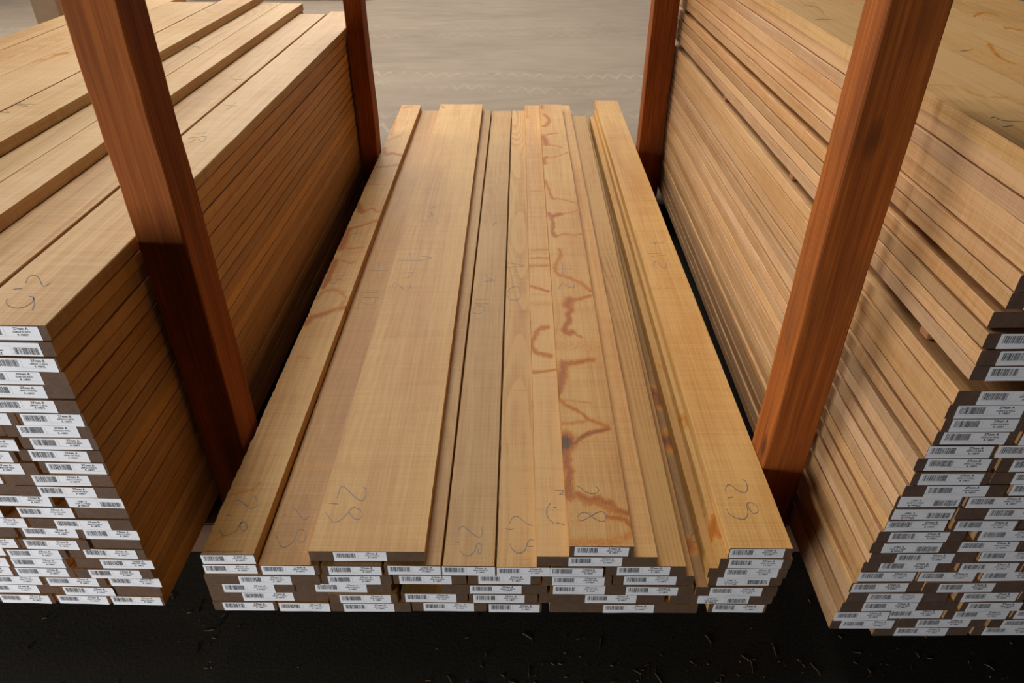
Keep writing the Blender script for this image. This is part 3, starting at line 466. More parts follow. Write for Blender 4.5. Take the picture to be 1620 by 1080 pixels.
def sawn_wood(name, light, mid, dark, stain=True):
    t = NT(name)
    p, raw, oi = seeded_coords(t)
    rnd = oi.outputs['Random']
    # growth rings about a pith below or beside the board: cathedrals on the flat face, bands on the edge
    sx = t.n.new('ShaderNodeSeparateXYZ'); t.con(raw, sx.inputs[0])
    wob = t.noise(t.scale(p, (5, .9, 5)), 1, 3, .5)
    wob2 = t.noise(t.scale(p, (1.2, .55, 1.2)), 1, 2, .5)
    r2 = t.math('FRACT', t.math('MULTIPLY', rnd, 37.7))
    px = t.math('ADD', t.math('MULTIPLY', t.math('SUBTRACT', r2, .5), .26), t.math('MULTIPLY', t.math('SUBTRACT', wob2, .5), .16))
    dx = t.math('SUBTRACT', sx.outputs[0], px)
    dz = t.math('ADD', sx.outputs[2], t.math('ADD', .05, t.math('MULTIPLY', wob2, .12)))
    rad = t.math('SQRT', t.math('ADD', t.math('MULTIPLY', dx, dx), t.math('MULTIPLY', dz, dz)))
    rad = t.math('ADD', rad, t.math('MULTIPLY', t.math('SUBTRACT', wob, .5), .022))
    ring = t.math('FRACT', t.math('MULTIPLY', rad, 210.0))
    ring = t.math('POWER', ring, 1.8)
    streak = t.noise(t.scale(p, (120, 2.2, 120)), 1, 4, .6)
    fine = t.noise(t.scale(p, (420, 9, 420)), 1, 3, .6)
    saw = t.noise(t.scale(p, (3.5, 330, 3.5)), 1, 3, .65)
    patch = t.noise(t.scale(p, (7, 1.1, 7)), 1, 4, .55)
    cross = t.noise(t.scale(p, (4, 22, 4)), 1, 4, .6, .6)
    f = t.math('ADD', t.math('MULTIPLY', streak, .34), t.math('MULTIPLY', patch, .46))
    f = t.math('ADD', f, t.math('MULTIPLY', fine, .22))
    f = t.math('ADD', f, t.math('MULTIPLY', saw, .28))
    f = t.math('ADD', f, t.math('MULTIPLY', ring, t.math('MULTIPLY', oi.outputs['Alpha'], .30)))
    f = t.math('ADD', f, t.math('MULTIPLY', cross, .12))
    col = t.ramp(f, [(.50, dark), (.66, mid), (.81, light)])
    # board to board tint
    col = t.mix(1.0, col, oi.outputs['Color'], 'MULTIPLY')
    # faint cross bands (drying marks)
    band = t.rng(t.noise(t.scale(p, (1.5, 30, 1.5)), 1, 2, .5, .3), .66, .75, 0, .22)
    col = t.mix(band, col, (.34, .17, .055))
    if stain:
        at = t.add('ShaderNodeAttribute'); at.attribute_name = 'stain'
        nz = t.noise(t.scale(p, (150, 95, 150)), 1, 5, .72, .6)
        s1 = t.math('ADD', at.outputs['Fac'], t.math('MULTIPLY', t.math('SUBTRACT', nz, .5), 1.3))
        halo = t.rng(at.outputs['Fac'], .03, .6, 0, .50)
        col = t.mix(halo, col, (.54, .28, .04))
        core = t.rng(s1, .20, .50, 0, .95)
        col = t.mix(core, col, t.ramp(t.math('MULTIPLY', s1, .66), [(.15, (.56, .25, .030)), (.42, (.46, .145, .008)), (.70, (.30, .080, .006)), (.95, (.075, .032, .012))]))
    t.con(col, t.b.inputs['Base Color'])
    t.b.inputs['Roughness'].default_value = .5
    t.b.inputs['Specular IOR Level'].default_value = .3
    hb = t.math('ADD', t.math('MULTIPLY', saw, .7), t.math('MULTIPLY', fine, .6))
    t.bump(hb, .55, .0012)
    return t.m

def end_grain(name):
    t = NT(name)
    p, raw, oi = seeded_coords(t)
    sx = t.n.new('ShaderNodeSeparateXYZ'); t.con(raw, sx.inputs[0])
    r2 = t.math('FRACT', t.math('MULTIPLY', oi.outputs['Random'], 37.7))
    dx = t.math('SUBTRACT', sx.outputs[0], t.math('MULTIPLY', t.math('SUBTRACT', r2, .5), .26))
    dz = t.math('ADD', sx.outputs[2], .08)
    rad = t.math('SQRT', t.math('ADD', t.math('MULTIPLY', dx, dx), t.math('MULTIPLY', dz, dz)))
    ring = t.math('FRACT', t.math('MULTIPLY', rad, 230.0))
    spec = t.noise(t.scale(p, (60, 60, 60)), 1, 5, .7)
    hatch = t.noise(t.scale(p, (900, 60, 160)), 1, 3, .6)
    f = t.math('ADD', t.math('MULTIPLY', ring, .2), t.math('ADD', t.math('MULTIPLY', spec, .5), t.math('MULTIPLY', hatch, .3)))
    col = t.ramp(f, [(.25, (.060, .030, .016)), (.5, (.105, .058, .034)), (.78, (.17, .10, .062))])
    t.con(t.mix(.5, col, t.mix(1.0, col, oi.outputs['Color'], 'MULTIPLY')), t.b.inputs['Base Color'])
    t.b.inputs['Roughness'].default_value = .85
    t.bump(f, .4, .001)
    return t.m

def post_wood():
    t = NT('stained_post_timber')
    p, raw, oi = seeded_coords(t)
    streak = t.noise(t.scale(p, (150, 150, 3.2)), 1, 6, .66, .5)
    wide = t.noise(t.scale(p, (14, 14, 1.4)), 1, 4, .6, .8)
    f = t.math('ADD', t.math('MULTIPLY', streak, .55), t.math('MULTIPLY', wide, .45))
    col = t.ramp(f, [(.30, (.12, .029, .007)), (.5, (.27, .072, .013)), (.70, (.45, .138, .024))])
    vo = t.n.new('ShaderNodeTexVoronoi'); vo.feature = 'F1'
    t.con(t.scale(p, (8.5, 8.5, 3.4)), vo.inputs['Vector']); vo.inputs['Scale'].default_value = 1
    kd = t.math('ADD', vo.outputs['Distance'], t.math('MULTIPLY', t.math('SUBTRACT', wide, .5), .12))
    col = t.mix(t.rng(kd, .05, .15, .85, 0), col, (.075, .021, .008))
    grime = t.noise(t.scale(p, (6, 6, 2.5)), 1, 5, .65)
    col = t.mix(t.rng(grime, .53, .72, 0, .55), col, (.10, .04, .018))
    t.con(col, t.b.inputs['Base Color'])
    t.b.inputs['Roughness'].default_value = .68; t.b.inputs['Specular IOR Level'].default_value = .12
    t.bump(f, .5, .002)
    return t.m

def floor_mat():
    t = NT('packed_dirt_floor')
    tc = t.add('ShaderNodeTexCoord'); p = tc.outputs['Object']
    a = t.noise(t.scale(p, (.55, 1.3, 1)), 1, 6, .6, .5)
    b = t.noise(t.scale(p, (3, 9, 3)), 1, 6, .62, .3)
    g = t.noise(p, 130, 4, .7)
    f = t.math('ADD', t.math('MULTIPLY', a, .42), t.math('ADD', t.math('MULTIPLY', b, .38), t.math('MULTIPLY', g, .2)))
    col = t.ramp(f, FLOOR_RAMP)
    # floor colour multiplied darker under the racks, pale dusty driving lane beyond them
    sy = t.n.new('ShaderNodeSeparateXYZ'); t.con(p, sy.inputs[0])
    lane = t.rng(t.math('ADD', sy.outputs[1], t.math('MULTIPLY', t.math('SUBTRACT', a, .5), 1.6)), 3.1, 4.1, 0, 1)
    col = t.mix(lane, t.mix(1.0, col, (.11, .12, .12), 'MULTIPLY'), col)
    # pale dust lifted into zig-zag tyre tread prints that run across the yard behind the pile
    sx = t.n.new('ShaderNodeSeparateXYZ'); t.con(p, sx.inputs[0])
    X, Y = sx.outputs[0], sx.outputs[1]
    tot = None
    warp = t.math('MULTIPLY', t.math('SUBTRACT', t.noise(t.scale(p, (.6, .6, .6)), 1, 2), .5), .22)
    for y0, amp, per, ph, slope, st in ((5.36, .13, .10, 0, -.02, .9), (5.02, .13, .10, .3, -.10, .95), (4.20, .14, .11, .1, .0, .8), (4.45, .13, .11, .6, .0, .6), (6.70, .13, .10, .2, .03, .5), (7.05, .13, .10, .5, .03, .35)):
        tri = t.math('MULTIPLY', t.math('ABSOLUTE', t.math('SUBTRACT', t.math('FRACT', t.math('ADD', t.math('DIVIDE', X, per), ph)), .5)), 2 * amp)
        d = t.math('SUBTRACT', t.math('ADD', Y, warp), t.math('ADD', tri, t.math('ADD', t.math('MULTIPLY', X, slope), y0)))
        m = t.math('MULTIPLY', t.rng(t.math('ABSOLUTE', d), .012, .040, 1, 0), st)
        tot = m if tot is None else t.math('MAXIMUM', tot, m)
    fade = t.rng(t.noise(t.scale(p, (1.1, 2.2, 1)), 1, 3, .6), .40, .58, 0, .75)
    col = t.mix(t.math('MULTIPLY', tot, t.math('MULTIPLY', fade, .6)), col, DUST)
    t.con(col, t.b.inputs['Base Color'])
    t.b.inputs['Roughness'].default_value = .8; t.b.inputs['Specular IOR Level'].default_value = .25
    t.bump(t.math('ADD', g, b), .3, .004)
    return t.m

def plain(name, col, rough=.6, metal=0.0, spec=.4):
    t = NT(name)
    tc = t.add('ShaderNodeTexCoord')
    n = t.noise(tc.outputs['Object'], 40, 4, .6)
    t.con(t.mix(t.rng(n, .3, .7, 0, .35), col, tuple(c * .75 for c in col)), t.b.inputs['Base Color'])
    t.b.inputs['Roughness'].default_value = rough; t.b.inputs['Metallic'].default_value = metal
    t.b.inputs['Specular IOR Level'].default_value = spec
    return t.m

M_wood = sawn_wood('sawn_hardwood', *WOOD)
M_end = end_grain('sawn_end_grain')
M_post = post_wood()
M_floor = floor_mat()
M_paper = plain('sticker_paper', (.88, .875, .90), .45)
M_ink = plain('sticker_ink', (.03, .03, .035), .5)
M_rule = plain('sticker_rule', (.50, .50, .54), .5)
M_pencil = plain('pencil_graphite', (.13, .13, .14), .5)
M_straw = plain('straw_and_splinters', (.17, .09, .04), .8)
M_batten = plain('batten_wood', (.34, .15, .06), .75)
M_beam = plain('weathered_beam_timber', (.12, .055, .026), .8)
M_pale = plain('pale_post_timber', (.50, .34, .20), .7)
M_dark = plain('weathered_dark_timber', (.035, .028, .024), .8)
M_metal = plain('galvanised_metal', (.62, .62, .60), .35, .7)

# ---------------------------------------------------------------- boards
FR = {k: (v[0], v[1], math.radians(v[2])) for k, v in FRAMES.items()}
def place(st, x, y):
    ox, oy, a = FR[st]
    return ox + x * math.cos(a) - y * math.sin(a), oy + x * math.sin(a) + y * math.cos(a)

def row_base(st, ly):
    if st == 'L': return Z0 + (ly - 1) * PL, PL
    if st == 'C': return Z0 + (ly - 1) * PC, PC
    if ly <= 22: return Z0 + (ly - 1) * PR, PR
    if ly <= 26: return .762 + (ly - 23) * .0272, .0272
    return .8825 + (ly - 27) * .0272, .0272

def board_mesh(wf, xb0, xb1, ln, th, rough=.0009, nseg=26, r=None):
    """a sawn plank: chamfered section swept along y with slightly wandering saw-cut edges; origin bottom middle of the near end"""
    ch = .0012
    ys = np.linspace(0, ln, nseg + 1)
    x0 = np.interp(ys, [0, ln], [-wf / 2, xb0]) + .0002 + np.abs(smooth_noise(nseg + 1, 2.0, rough, r) + smooth_noise(nseg + 1, 7, rough, r))
    x1 = np.interp(ys, [0, ln], [wf / 2, xb1]) - .0002 - np.abs(smooth_noise(nseg + 1, 2.0, rough, r) + smooth_noise(nseg + 1, 7, rough, r))
    c = [ch + np.abs(smooth_noise(nseg + 1, 1.5, .0011, r)) for _ in range(4)]
    v = []
    for i, y in enumerate(ys):
        a, b = x0[i], x1[i]
        c0, c1, c2, c3 = (k[i] for k in c)
        v += [(a + c0, y, 0), (b - c1, y, 0), (b, y, c1), (b, y, th - c2), (b - c2 * .6, y, th), (a + c3 * .6, y, th), (a, y, th - c3), (a, y, c0)]
    f, mi = [], []
    for i in range(nseg):
        for k in range(8):
            f.append((i * 8 + k, i * 8 + (k + 1) % 8, (i + 1) * 8 + (k + 1) % 8, (i + 1) * 8 + k)); mi.append(0)
    f.append(tuple(range(7, -1, -1))); mi.append(1)
    f.append(tuple(nseg * 8 + k for k in range(8))); mi.append(1)
    f = [tuple(reversed(q)) if len(q) == 4 else tuple(reversed(q)) for q in f]
    return mesh('timber_board', v, f, mi)

def stained_mesh(wf, xb0, xb1, ln, th, stains, cell=.0035, rag=(.0012, .0012), r=None):
    """the same plank with a fine top face whose vertices carry how strongly each point is stained"""
    nx = max(6, int(wf / cell)); ny = int(ln / (cell * 1.5))
    ys = np.linspace(0, ln, ny + 1)
    e0 = np.interp(ys, [0, ln], [-wf / 2, xb0]) + .0002 + np.abs(smooth_noise(ny + 1, 9, rag[0], r) + smooth_noise(ny + 1, 1.6, rag[0] * .6, r))
    e1 = np.interp(ys, [0, ln], [wf / 2, xb1]) - .0002 - np.abs(smooth_noise(ny + 1, 9, rag[1], r) + smooth_noise(ny + 1, 1.6, rag[1] * .6, r))
    u = np.linspace(0, 1, nx + 1)
    Xg = e0[:, None] * (1 - u) + e1[:, None] * u
    Yg = np.repeat(ys[:, None], nx + 1, 1)
    S = np.zeros_like(Xg)
    for w, a, pts in stains:
        q = catmull(pts, 8)
        q = q + np.stack([smooth_noise(len(q), 2, w * .22, r), smooth_noise(len(q), 2, w * .3, r)], 1)
        for p0, p1 in zip(q[:-1], q[1:]):
            ww = w * r.uniform(1.0, 2.0)
            lo, hi = min(p0[1], p1[1]) - 3 * w * 1.6, max(p0[1], p1[1]) + 3 * w * 1.6
            i0, i1 = np.searchsorted(ys, lo), np.searchsorted(ys, hi)
            if i1 <= i0: continue
            X, Y = Xg[i0:i1], Yg[i0:i1]
            d = p1 - p0; L2 = max(d @ d, 1e-9)
            t = np.clip(((X - p0[0]) * d[0] + (Y - p0[1]) * d[1]) / L2, 0, 1)
            dd = ((X - p0[0] - t * d[0])) ** 2 + ((Y - p0[1] - t * d[1]) * .75) ** 2
            S[i0:i1] = np.maximum(S[i0:i1], a * np.exp(-dd / (ww * ww)))
    nv = (nx + 1) * (ny + 1)
    top = np.stack([Xg, Yg, np.full_like(Xg, th)], 2).reshape(-1, 3)
    # rim below: walls and underside
    V = [tuple(p) for p in top]; F = []; MI = []
    W = nx + 1
    for j in range(ny):
        b = j * W
        for i in range(nx): F.append((b + i, b + i + 1, b + W + i + 1, b + W + i)); MI.append(0)
    def lower(idx):
        k = len(V)
        for q in idx: V.append((V[q][0], V[q][1], 0.0))
        return list(range(k, k + len(idx)))
    lft = [j * W for j in range(ny + 1)]; rgt = [j * W + nx for j in range(ny + 1)]
    ll, lr = lower(lft), lower(rgt)
    for j in range(ny):
        F.append((lft[j], lft[j + 1], ll[j + 1], ll[j])); MI.append(0)
        F.append((rgt[j + 1], rgt[j], lr[j], lr[j + 1])); MI.append(0)
        F.append((ll[j], ll[j + 1], lr[j + 1], lr[j])); MI.append(0)
    F.append(tuple([ll[0], lr[0]] + list(range(nx, -1, -1)))); MI.append(1)
    F.append(tuple([lr[-1], ll[-1]] + list(range(ny * W, ny * W + W)))); MI.append(1)
    me = mesh('timber_board', V, F, MI)
    at = me.attributes.new('stain', 'FLOAT', 'POINT')
    at.data.foreach_set('value', np.concatenate([S.reshape(-1), S[:, 0], S[:, -1]]).astype(np.float32))
    return me

# ---------------------------------------------------------------- barcode stickers
def text_tris(s, size, x, y, bold=0.0):
    cu = bpy.data.curves.new('t', 'FONT'); cu.body = s; cu.size = size; cu.align_x = 'CENTER'; cu.resolution_u = 2
    cu.offset = bold
    ob = bpy.data.objects.new('t', cu); C.objects.link(ob)
    bpy.context.view_layer.update()
    me = bpy.data.meshes.new_from_object(ob.evaluated_get(bpy.context.evaluated_depsgraph_get()))
    v = [(p.co.x + x, p.co.y + y) for p in me.vertices]; f = [tuple(p.vertices) for p in me.polygons]
    bpy.data.objects.remove(ob); bpy.data.curves.remove(cu); bpy.data.meshes.remove(me)
    return v, f

def sticker_mesh(seed, lines, curl):
    """100 x 25 mm paper label lying in the x-z plane, facing -y: bar code left, three lines of print right"""
    r = random.Random(seed); w, h, th = .100, .0248, .0004
    V, F, MI = [], [], []
    n = 16
    def yoff(x, z): return -curl * (max(0, -z / h - .1) ** 2) * (0.5 + .5 * math.sin(x * 70 + seed))
    for i in range(n + 1):
        x = -w / 2 + w * i / n
        for z in (-h / 2, 0, h / 2):
            V.append((x, yoff(x, z) - th, z)); V.append((x, 0, z))
    for i in range(n):
        a, b = i * 6, (i + 1) * 6
        for k in (0, 2): F.append((a + k, b + k, b + k + 2, a + k + 2)); MI.append(0)
        for k in (1, 3): F.append((a + k, a + k + 2, b + k + 2, b + k)); MI.append(0)
        F.append((a, a + 1, b + 1, b)); MI.append(0); F.append((a + 4, b + 4, b + 5, a + 5)); MI.append(0)
    F.append((0, 2, 3, 1)); F.append((2, 4, 5, 3)); MI += [0, 0]
    e = n * 6; F.append((e, e + 1, e + 3, e + 2)); F.append((e + 2, e + 3, e + 5, e + 4)); MI += [0, 0]
    def quad(x0, x1, z0, z1, m):
        k = len(V)
        V.extend([(x0, -th - .00012, z0), (x1, -th - .00012, z0), (x1, -th - .00012, z1), (x0, -th - .00012, z1)])
        F.append((k, k + 1, k + 2, k + 3)); MI.append(m)
    x = -.0455
    while x < -.008:
        b = r.choice((.0005, .0005, .001, .0014)); quad(x, min(x + b, -.007), -.0035, .0095, 1); x += b + r.choice((.0004, .0006, .0011))
    quad(-.0038, -.0034, -.0045, .0105, 2); quad(-.049, .049, -.0060, -.0057, 2)
    for s, size, z, bold in ((lines[0], .0064, .0062, .00022), (lines[1], .0044, .0010, .0001), (lines[2], .0050, -.0045, .00016)):
        v, f = text_tris(s, size, .023, z, bold)
        k = len(V); V.extend([(a, -th - .00012, b) for a, b in v])
        F.extend([tuple(k + i for i in q) for q in f]); MI.extend([1] * len(f))
    return mesh('barcode_sticker', V, F, MI)

STICK = [sticker_mesh(i + 3, t, c) for i, (t, c) in enumerate([(('27mm A', '2800x110 RR2L', 'R 10877'), .0), (('27mm B', '2800x112 RR2L', 'R 10875'), .003), (('27mm A', '2500x220 RR2L', 'R 10857'), .0), (('27mm A', '2800x100 RR2L', 'R 10867'), .0015)])]
for s in STICK:
    for m in (M_paper, M_ink, M_rule): s.materials.append(m)

def pencil_mesh(polys, z, r):
    V, F = [], []
    for p in polys:
        q = catmull(p, 7)
        d = np.gradient(q, axis=0); d /= np.maximum(np.linalg.norm(d, axis=1), 1e-9)[:, None]
        nrm = np.stack([-d[:, 1], d[:, 0]], 1)
        hw = PEN * (0.75 + smooth_noise(len(q), 4, .35, r))[:, None]
        a, b = q + nrm * hw, q - nrm * hw
        k = len(V)
        for i in range(len(q)):
            V += [(a[i][0], a[i][1], z + .0003), (b[i][0], b[i][1], z + .0003), (b[i][0], b[i][1], z), (a[i][0], a[i][1], z)]
        for i in range(len(q) - 1):
            for s in range(4):
                F.append((k + i * 4 + s, k + i * 4 + (s + 1) % 4, k + (i + 1) * 4 + (s + 1) % 4, k + (i + 1) * 4 + s))
        F.append((k, k + 3, k + 2, k + 1)); e = k + (len(q) - 1) * 4; F.append((e, e + 1, e + 2, e + 3))
    return mesh('pencil_writing', V, F)

ORD = ['zeroth', 'first', 'second', 'third', 'fourth', 'fifth', 'sixth', 'seventh', 'eighth', 'ninth', 'tenth', 'eleventh', 'twelfth', 'thirteenth', 'fourteenth', 'fifteenth',
       'sixteenth', 'seventeenth', 'eighteenth', 'nineteenth', 'twentieth', 'twenty-first', 'twenty-second', 'twenty-third', 'twenty-fourth']
KEYLABEL = {
 'A1': 'narrow stained board along the left edge of the low middle pile',
 'A2': 'darker tan board sunk between stained left edge board and widest board of middle pile',
 'A3': 'widest clean board on top of the low middle pile, pencilled 2,8 and 220',
 'B4': 'plain board strip in low middle pile just right of the widest board',
 'B5': 'board in low middle pile pencilled 2,5 and 110, left of the central gap',
 'B6': 'cathedral grain board in low middle pile right of the central gap',
 'A7': 'board under the orange streaked board on the low middle pile, showing both sides',
 'A8': 'raised board with orange zigzag stain streaks on top of low middle pile',
 'C5': 'board with arched grain stepped below the right side of the zigzag stained board',
 'C4': 'lowest stepped board bordering the left side of the channel in middle pile',
 'R1': 'short cornered ground row board at the right end of the middle pile',
 'R2': 'board at right end of middle pile, second row up, sticker upside down',
 'R3': 'dark stained board at the bottom of the channel in the middle pile',
 'R4': 'board right of the channel in middle pile, fourth row up, sticker upside down',
 'R5': 'narrow showing strip board right of the channel, fifth row of middle pile',
 'R6': 'board directly under the top right board of the middle pile',
 'R7': 'clean top board along the right edge of the low middle pile, pencilled 112',
 'LA': 'pale top board of left pile along the aisle edge, pencilled 9,2',
 'LB': 'pale top board of left pile second from the aisle edge, beside raised boards',
 'C1': 'narrow raised board on left pile, first step up from the aisle',
 'C2': 'wider raised board on left pile behind the narrow first step board',
 'D2': 'upper step board of left pile with a showing brown edge, nearest the aisle',
 'D1': 'upper step board of left pile with a rusty streak, short far end',
 'D3': 'upper step board of left pile between rusty streaked board and outermost strip',
 'E': 'outermost narrow top strip of left pile, farthest from the aisle',
 'RT': 'thick-edged top board of right pile along the aisle, greenish with pencil marks',
 'RT2': 'second top board of right pile from the aisle, greenish with brown streaks',
 'RT3': 'outer top board of right pile, farthest from the aisle',
}
PILE = {'L': 'left pile', 'C': 'low middle pile', 'R': 'right pile'}
rows = {}
for b in BOARDS: rows.setdefault((b[0], b[1]), []).append(b)
marks = {}
def deal(src, slot, get):
    for key, items in src.items():
        home = next(b for b in BOARDS if b[8] == key)
        for it in items:
            pts = get(it); mx = sum(p[0] for p in pts) / len(pts)
            row = rows[home[0], home[1]]
            tgt = min(row, key=lambda b: max(b[2] - mx, mx - b[3], 0))
            marks.setdefault(id(tgt), {'pen': [], 'stain': []})[slot].append(it)
deal(PENCIL, 'pen', lambda i: i)
deal(STAINS, 'stain', lambda i: i[2])

for (st, ly), row in rows.items():
    base, pitch = row_base(st, ly)
    row.sort(key=lambda b: b[2], reverse=(st == 'L'))          # counted from the aisle (left pile) or from the left
    for i, b in enumerate(row):
        _, _, x0, x1, y0, y1, lab, flip, key, skew = b
        seed = (ord(st) * 1000 + ly * 37 + i * 7) % 100000
        r = np.random.RandomState(seed); q = random.Random(seed)
        th = pitch - q.uniform(.0003, .0019 if st != 'C' else .0010)
        w, ln, xm = x1 - x0, y1 - y0, (x0 + x1) / 2
        xb0, xb1 = (skew[0] - xm, skew[1] - xm) if skew else (-w / 2, w / 2)
        mk = marks.get(id(b), {'pen': [], 'stain': []})
        loc = lambda p: [(a - xm, c - y0) for a, c in p]
        if mk['stain']:
            cell = .003 if key in ('A8', 'A1', 'A7') else .006
            me = stained_mesh(w, xb0, xb1, ln, th, [(s[0], s[1], loc(s[2])) for s in mk['stain']], cell, (.0022, .0008) if key == 'A1' else (.0009, .0009), r)
        else:
            shown = (st == 'L' and i == 0) or (st == 'R' and i == 0)
            me = board_mesh(w, xb0, xb1, ln, th, .0010 if shown else .0007, 44 if shown else 20, r)
        X, Y = place(st, xm, y0)
        o = link('timber_board', me, (M_wood, M_end), None, (X, Y, base), FR[st][2])
        tl = TINT[st]; k = 1 + q.uniform(-.22, .15); wm = q.uniform(-.09, .07) * (.5 if st == 'C' else 1)
        tint = [tl[0] * k * (1 + wm * .4), tl[1] * k, tl[2] * k * (1 - wm * 1.6)]
        if st == 'R' and ly >= 23: tint = [tint[0] * .97, tint[1] * .94, tint[2] * .94]
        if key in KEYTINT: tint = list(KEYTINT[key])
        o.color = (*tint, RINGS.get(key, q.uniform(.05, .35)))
        if key in KEYLABEL: label = KEYLABEL[key]
        elif st == 'L':
            label = 'sawn board in left pile, %s row up, %s from the aisle' % (ORD[ly] if ly <= 24 else 'topmost', ORD[i + 1])
            if ly == 25: label = 'board hidden under the upper step of left pile, %s from the aisle' % ORD[i + 1]
        elif st == 'C': label = 'sawn board in low middle pile, %s row up, %s from its left' % (ORD[ly], ORD[i + 1])
        elif ly <= 22: label = 'lower pack board of right pile, %s row up, %s from aisle' % (ORD[ly], ORD[i + 1])
        elif ly <= 26: label = 'right pile board between its two gaps, %s row up, %s from aisle' % (ORD[ly - 22], ORD[i + 1])
        else: label = 'top pack board of right pile, %s row up, %s from aisle' % (ORD[ly - 26], ORD[i + 1])
        if flip and key == '': label += ', upside-down sticker'
        prop(o, label, 'board', 'boards of the ' + PILE[st])
        if lab is not None:
            s = link('barcode_sticker', STICK[q.randrange(4)], (), o, (lab - xm, -.0002, th / 2 + q.uniform(-.0010, .0002)))
            s.rotation_euler = (0, q.uniform(-.012, .012) + (math.pi if flip else 0), 0)
        if mk['pen']:
            clusters = []                                       # strokes that stand together make one written mark
            for p in ([(max(-w / 2 + .003, min(w / 2 - .003, a)), c) for a, c in loc(p)] for p in mk['pen']):
                bx = [min(a for a, _ in p), min(c for _, c in p), max(a for a, _ in p), max(c for _, c in p)]
                near = [k for k in clusters if bx[0] - .035 < k[0][2] and k[0][0] < bx[2] + .035 and bx[1] - .035 < k[0][3] and k[0][1] < bx[3] + .035]
                for k in near: clusters.remove(k)
                clusters.append(([min([bx[0]] + [k[0][0] for k in near]), min([bx[1]] + [k[0][1] for k in near]), max([bx[2]] + [k[0][2] for k in near]), max([bx[3]] + [k[0][3] for k in near])], sum((k[1] for k in near), []) + [p]))
            for _, strokes in clusters:
                link('pencil_writing', pencil_mesh(strokes, th + .0001, r), (M_pencil,), o)

# ---------------------------------------------------------------- posts, sills, battens
def post_mesh(w, d, z0, z1, r, lean=(0, 0)):
    n = 60; V, F = [], []
    zs = np.linspace(z0, z1, n + 1)
    k = 5
    ring = []
    for s in range(4):
        for j in range(k): ring.append((s, j / k))
    nx = {s: smooth_noise(n + 1, 5, .0016, r) for s in range(4)}
    cc = [np.abs(smooth_noise(n + 1, 1.6, .0030, r)) + .0012 for _ in range(4)]
    for i, z in enumerate(zs):
        cs = [(-w / 2 + nx[3][i], -d / 2 + nx[0][i]), (w / 2 + nx[1][i], -d / 2 + nx[0][i]), (w / 2 + nx[1][i], d / 2 + nx[2][i]), (-w / 2 + nx[3][i], d / 2 + nx[2][i])]
        dirs = [(1, 0), (0, 1), (-1, 0), (0, -1)]
        for s in range(4):
            a, b = cs[s], cs[(s + 1) % 4]; ca, cb = cc[s][i], cc[(s + 1) % 4][i]; dx, dy = dirs[s]
            p0 = (a[0] + dx * ca, a[1] + dy * ca); p1 = (b[0] - dx * cb, b[1] - dy * cb)
            for t in (0, .5, 1): V.append((p0[0] * (1 - t) + p1[0] * t, p0[1] * (1 - t) + p1[1] * t, z))
    m = 12
    for i in range(n):
        for s in range(m): F.append((i * m + s, i * m + (s + 1) % m, (i + 1) * m + (s + 1) % m, (i + 1) * m + s))
    F.append(tuple(range(m - 1, -1, -1))); F.append(tuple(n * m + s for s in range(m)))
    return mesh('timber_post', V, F)

for (x, y, w, d, lab) in POSTS:
    o = link('timber_post', post_mesh(w, d, 0, 2.45, np.random.RandomState(int(abs(x * 977 + y * 131)))), (M_post if not lab.startswith('pale') else M_pale,), None, (x, y, .10))
    prop(o, lab, 'post', 'posts of the timber rack')

def thing_box(name, x0, x1, y0, y1, z0, z1, m, label, cat, group=None, rz=0, bev=.003, r=None):
    xm, ym = (x0 + x1) / 2, (y0 + y1) / 2
    bm = bmesh.new()
    v, f = box_data(x0 - xm, x1 - xm, y0 - ym, y1 - ym, 0, z1 - z0)
    vs = [bm.verts.new(p) for p in v]
    for q in f: bm.faces.new([vs[i] for i in q])
    bmesh.ops.bevel(bm, geom=bm.edges[:], offset=min(bev, (z1 - z0) * .2), segments=2, affect='EDGES')
    me = bpy.data.meshes.new(name); bm.to_mesh(me); bm.free()
    o = link(name, me, (m,), None, (xm, ym, z0), rz)
    return prop(o, label, cat, group)

for y, nm in ((1.19, 'front'), (2.985, 'back')):
    thing_box('ground_beam', -2.0, 1.55, y - .05, y + .05, 0, .0995, M_beam, 'heavy beam lying on the ground under the %s pair of posts' % nm, 'beam', 'ground beams under the rack')
for st, xa, xb in (('L', -1.03, -.02), ('C', .03, 1.09), ('R', .01, .57)):
    for y, nm in ((1.19, 'front'), (2.985, 'back')):
        X, Y = place(st, (xa + xb) / 2, 0); off = y - Y
        X, Y = place(st, (xa + xb) / 2, off)
        hw = (xb - xa) / 2
        o = thing_box('bearer_batten', -hw, hw, -.03, .03, 0, Z0 - .1005, M_beam, 'flat bearer batten under the %s on the %s ground beam' % (PILE[st], nm), 'batten', 'bearer battens under the piles', FR[st][2], .002)
        o.location = (X, Y, .1)
for j, (y, nm) in enumerate(STICKERS):
    X, Y = place('R', .27, y)
    o = thing_box('spacer_batten', -.305, .305, -.0125, .0125, 0, .0170, M_batten, 'thin spacer batten in the main gap of right pile, ' + nm, 'batten', 'spacer battens in the right pile', FR['R'][2], .001)
    o.location = (X, Y, .7445)
for y, nm in ((.35, 'near end'), (1.2, 'middle'), (2.1, 'far end')):
    X, Y = place('R', .28, y)
    o = thing_box('spacer_lath', -.295, .295, -.012, .012, 0, .0108, M_batten, 'thin lath in the narrow upper gap of right pile, ' + nm, 'batten', 'laths in the upper gap of the right pile', FR['R'][2], .001)
    o.location = (X, Y, .8712)

# ---------------------------------------------------------------- ground
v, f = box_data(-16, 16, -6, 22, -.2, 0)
fl = link('floor', mesh('floor', v, f), (M_floor,)); fl['kind'] = 'structure'

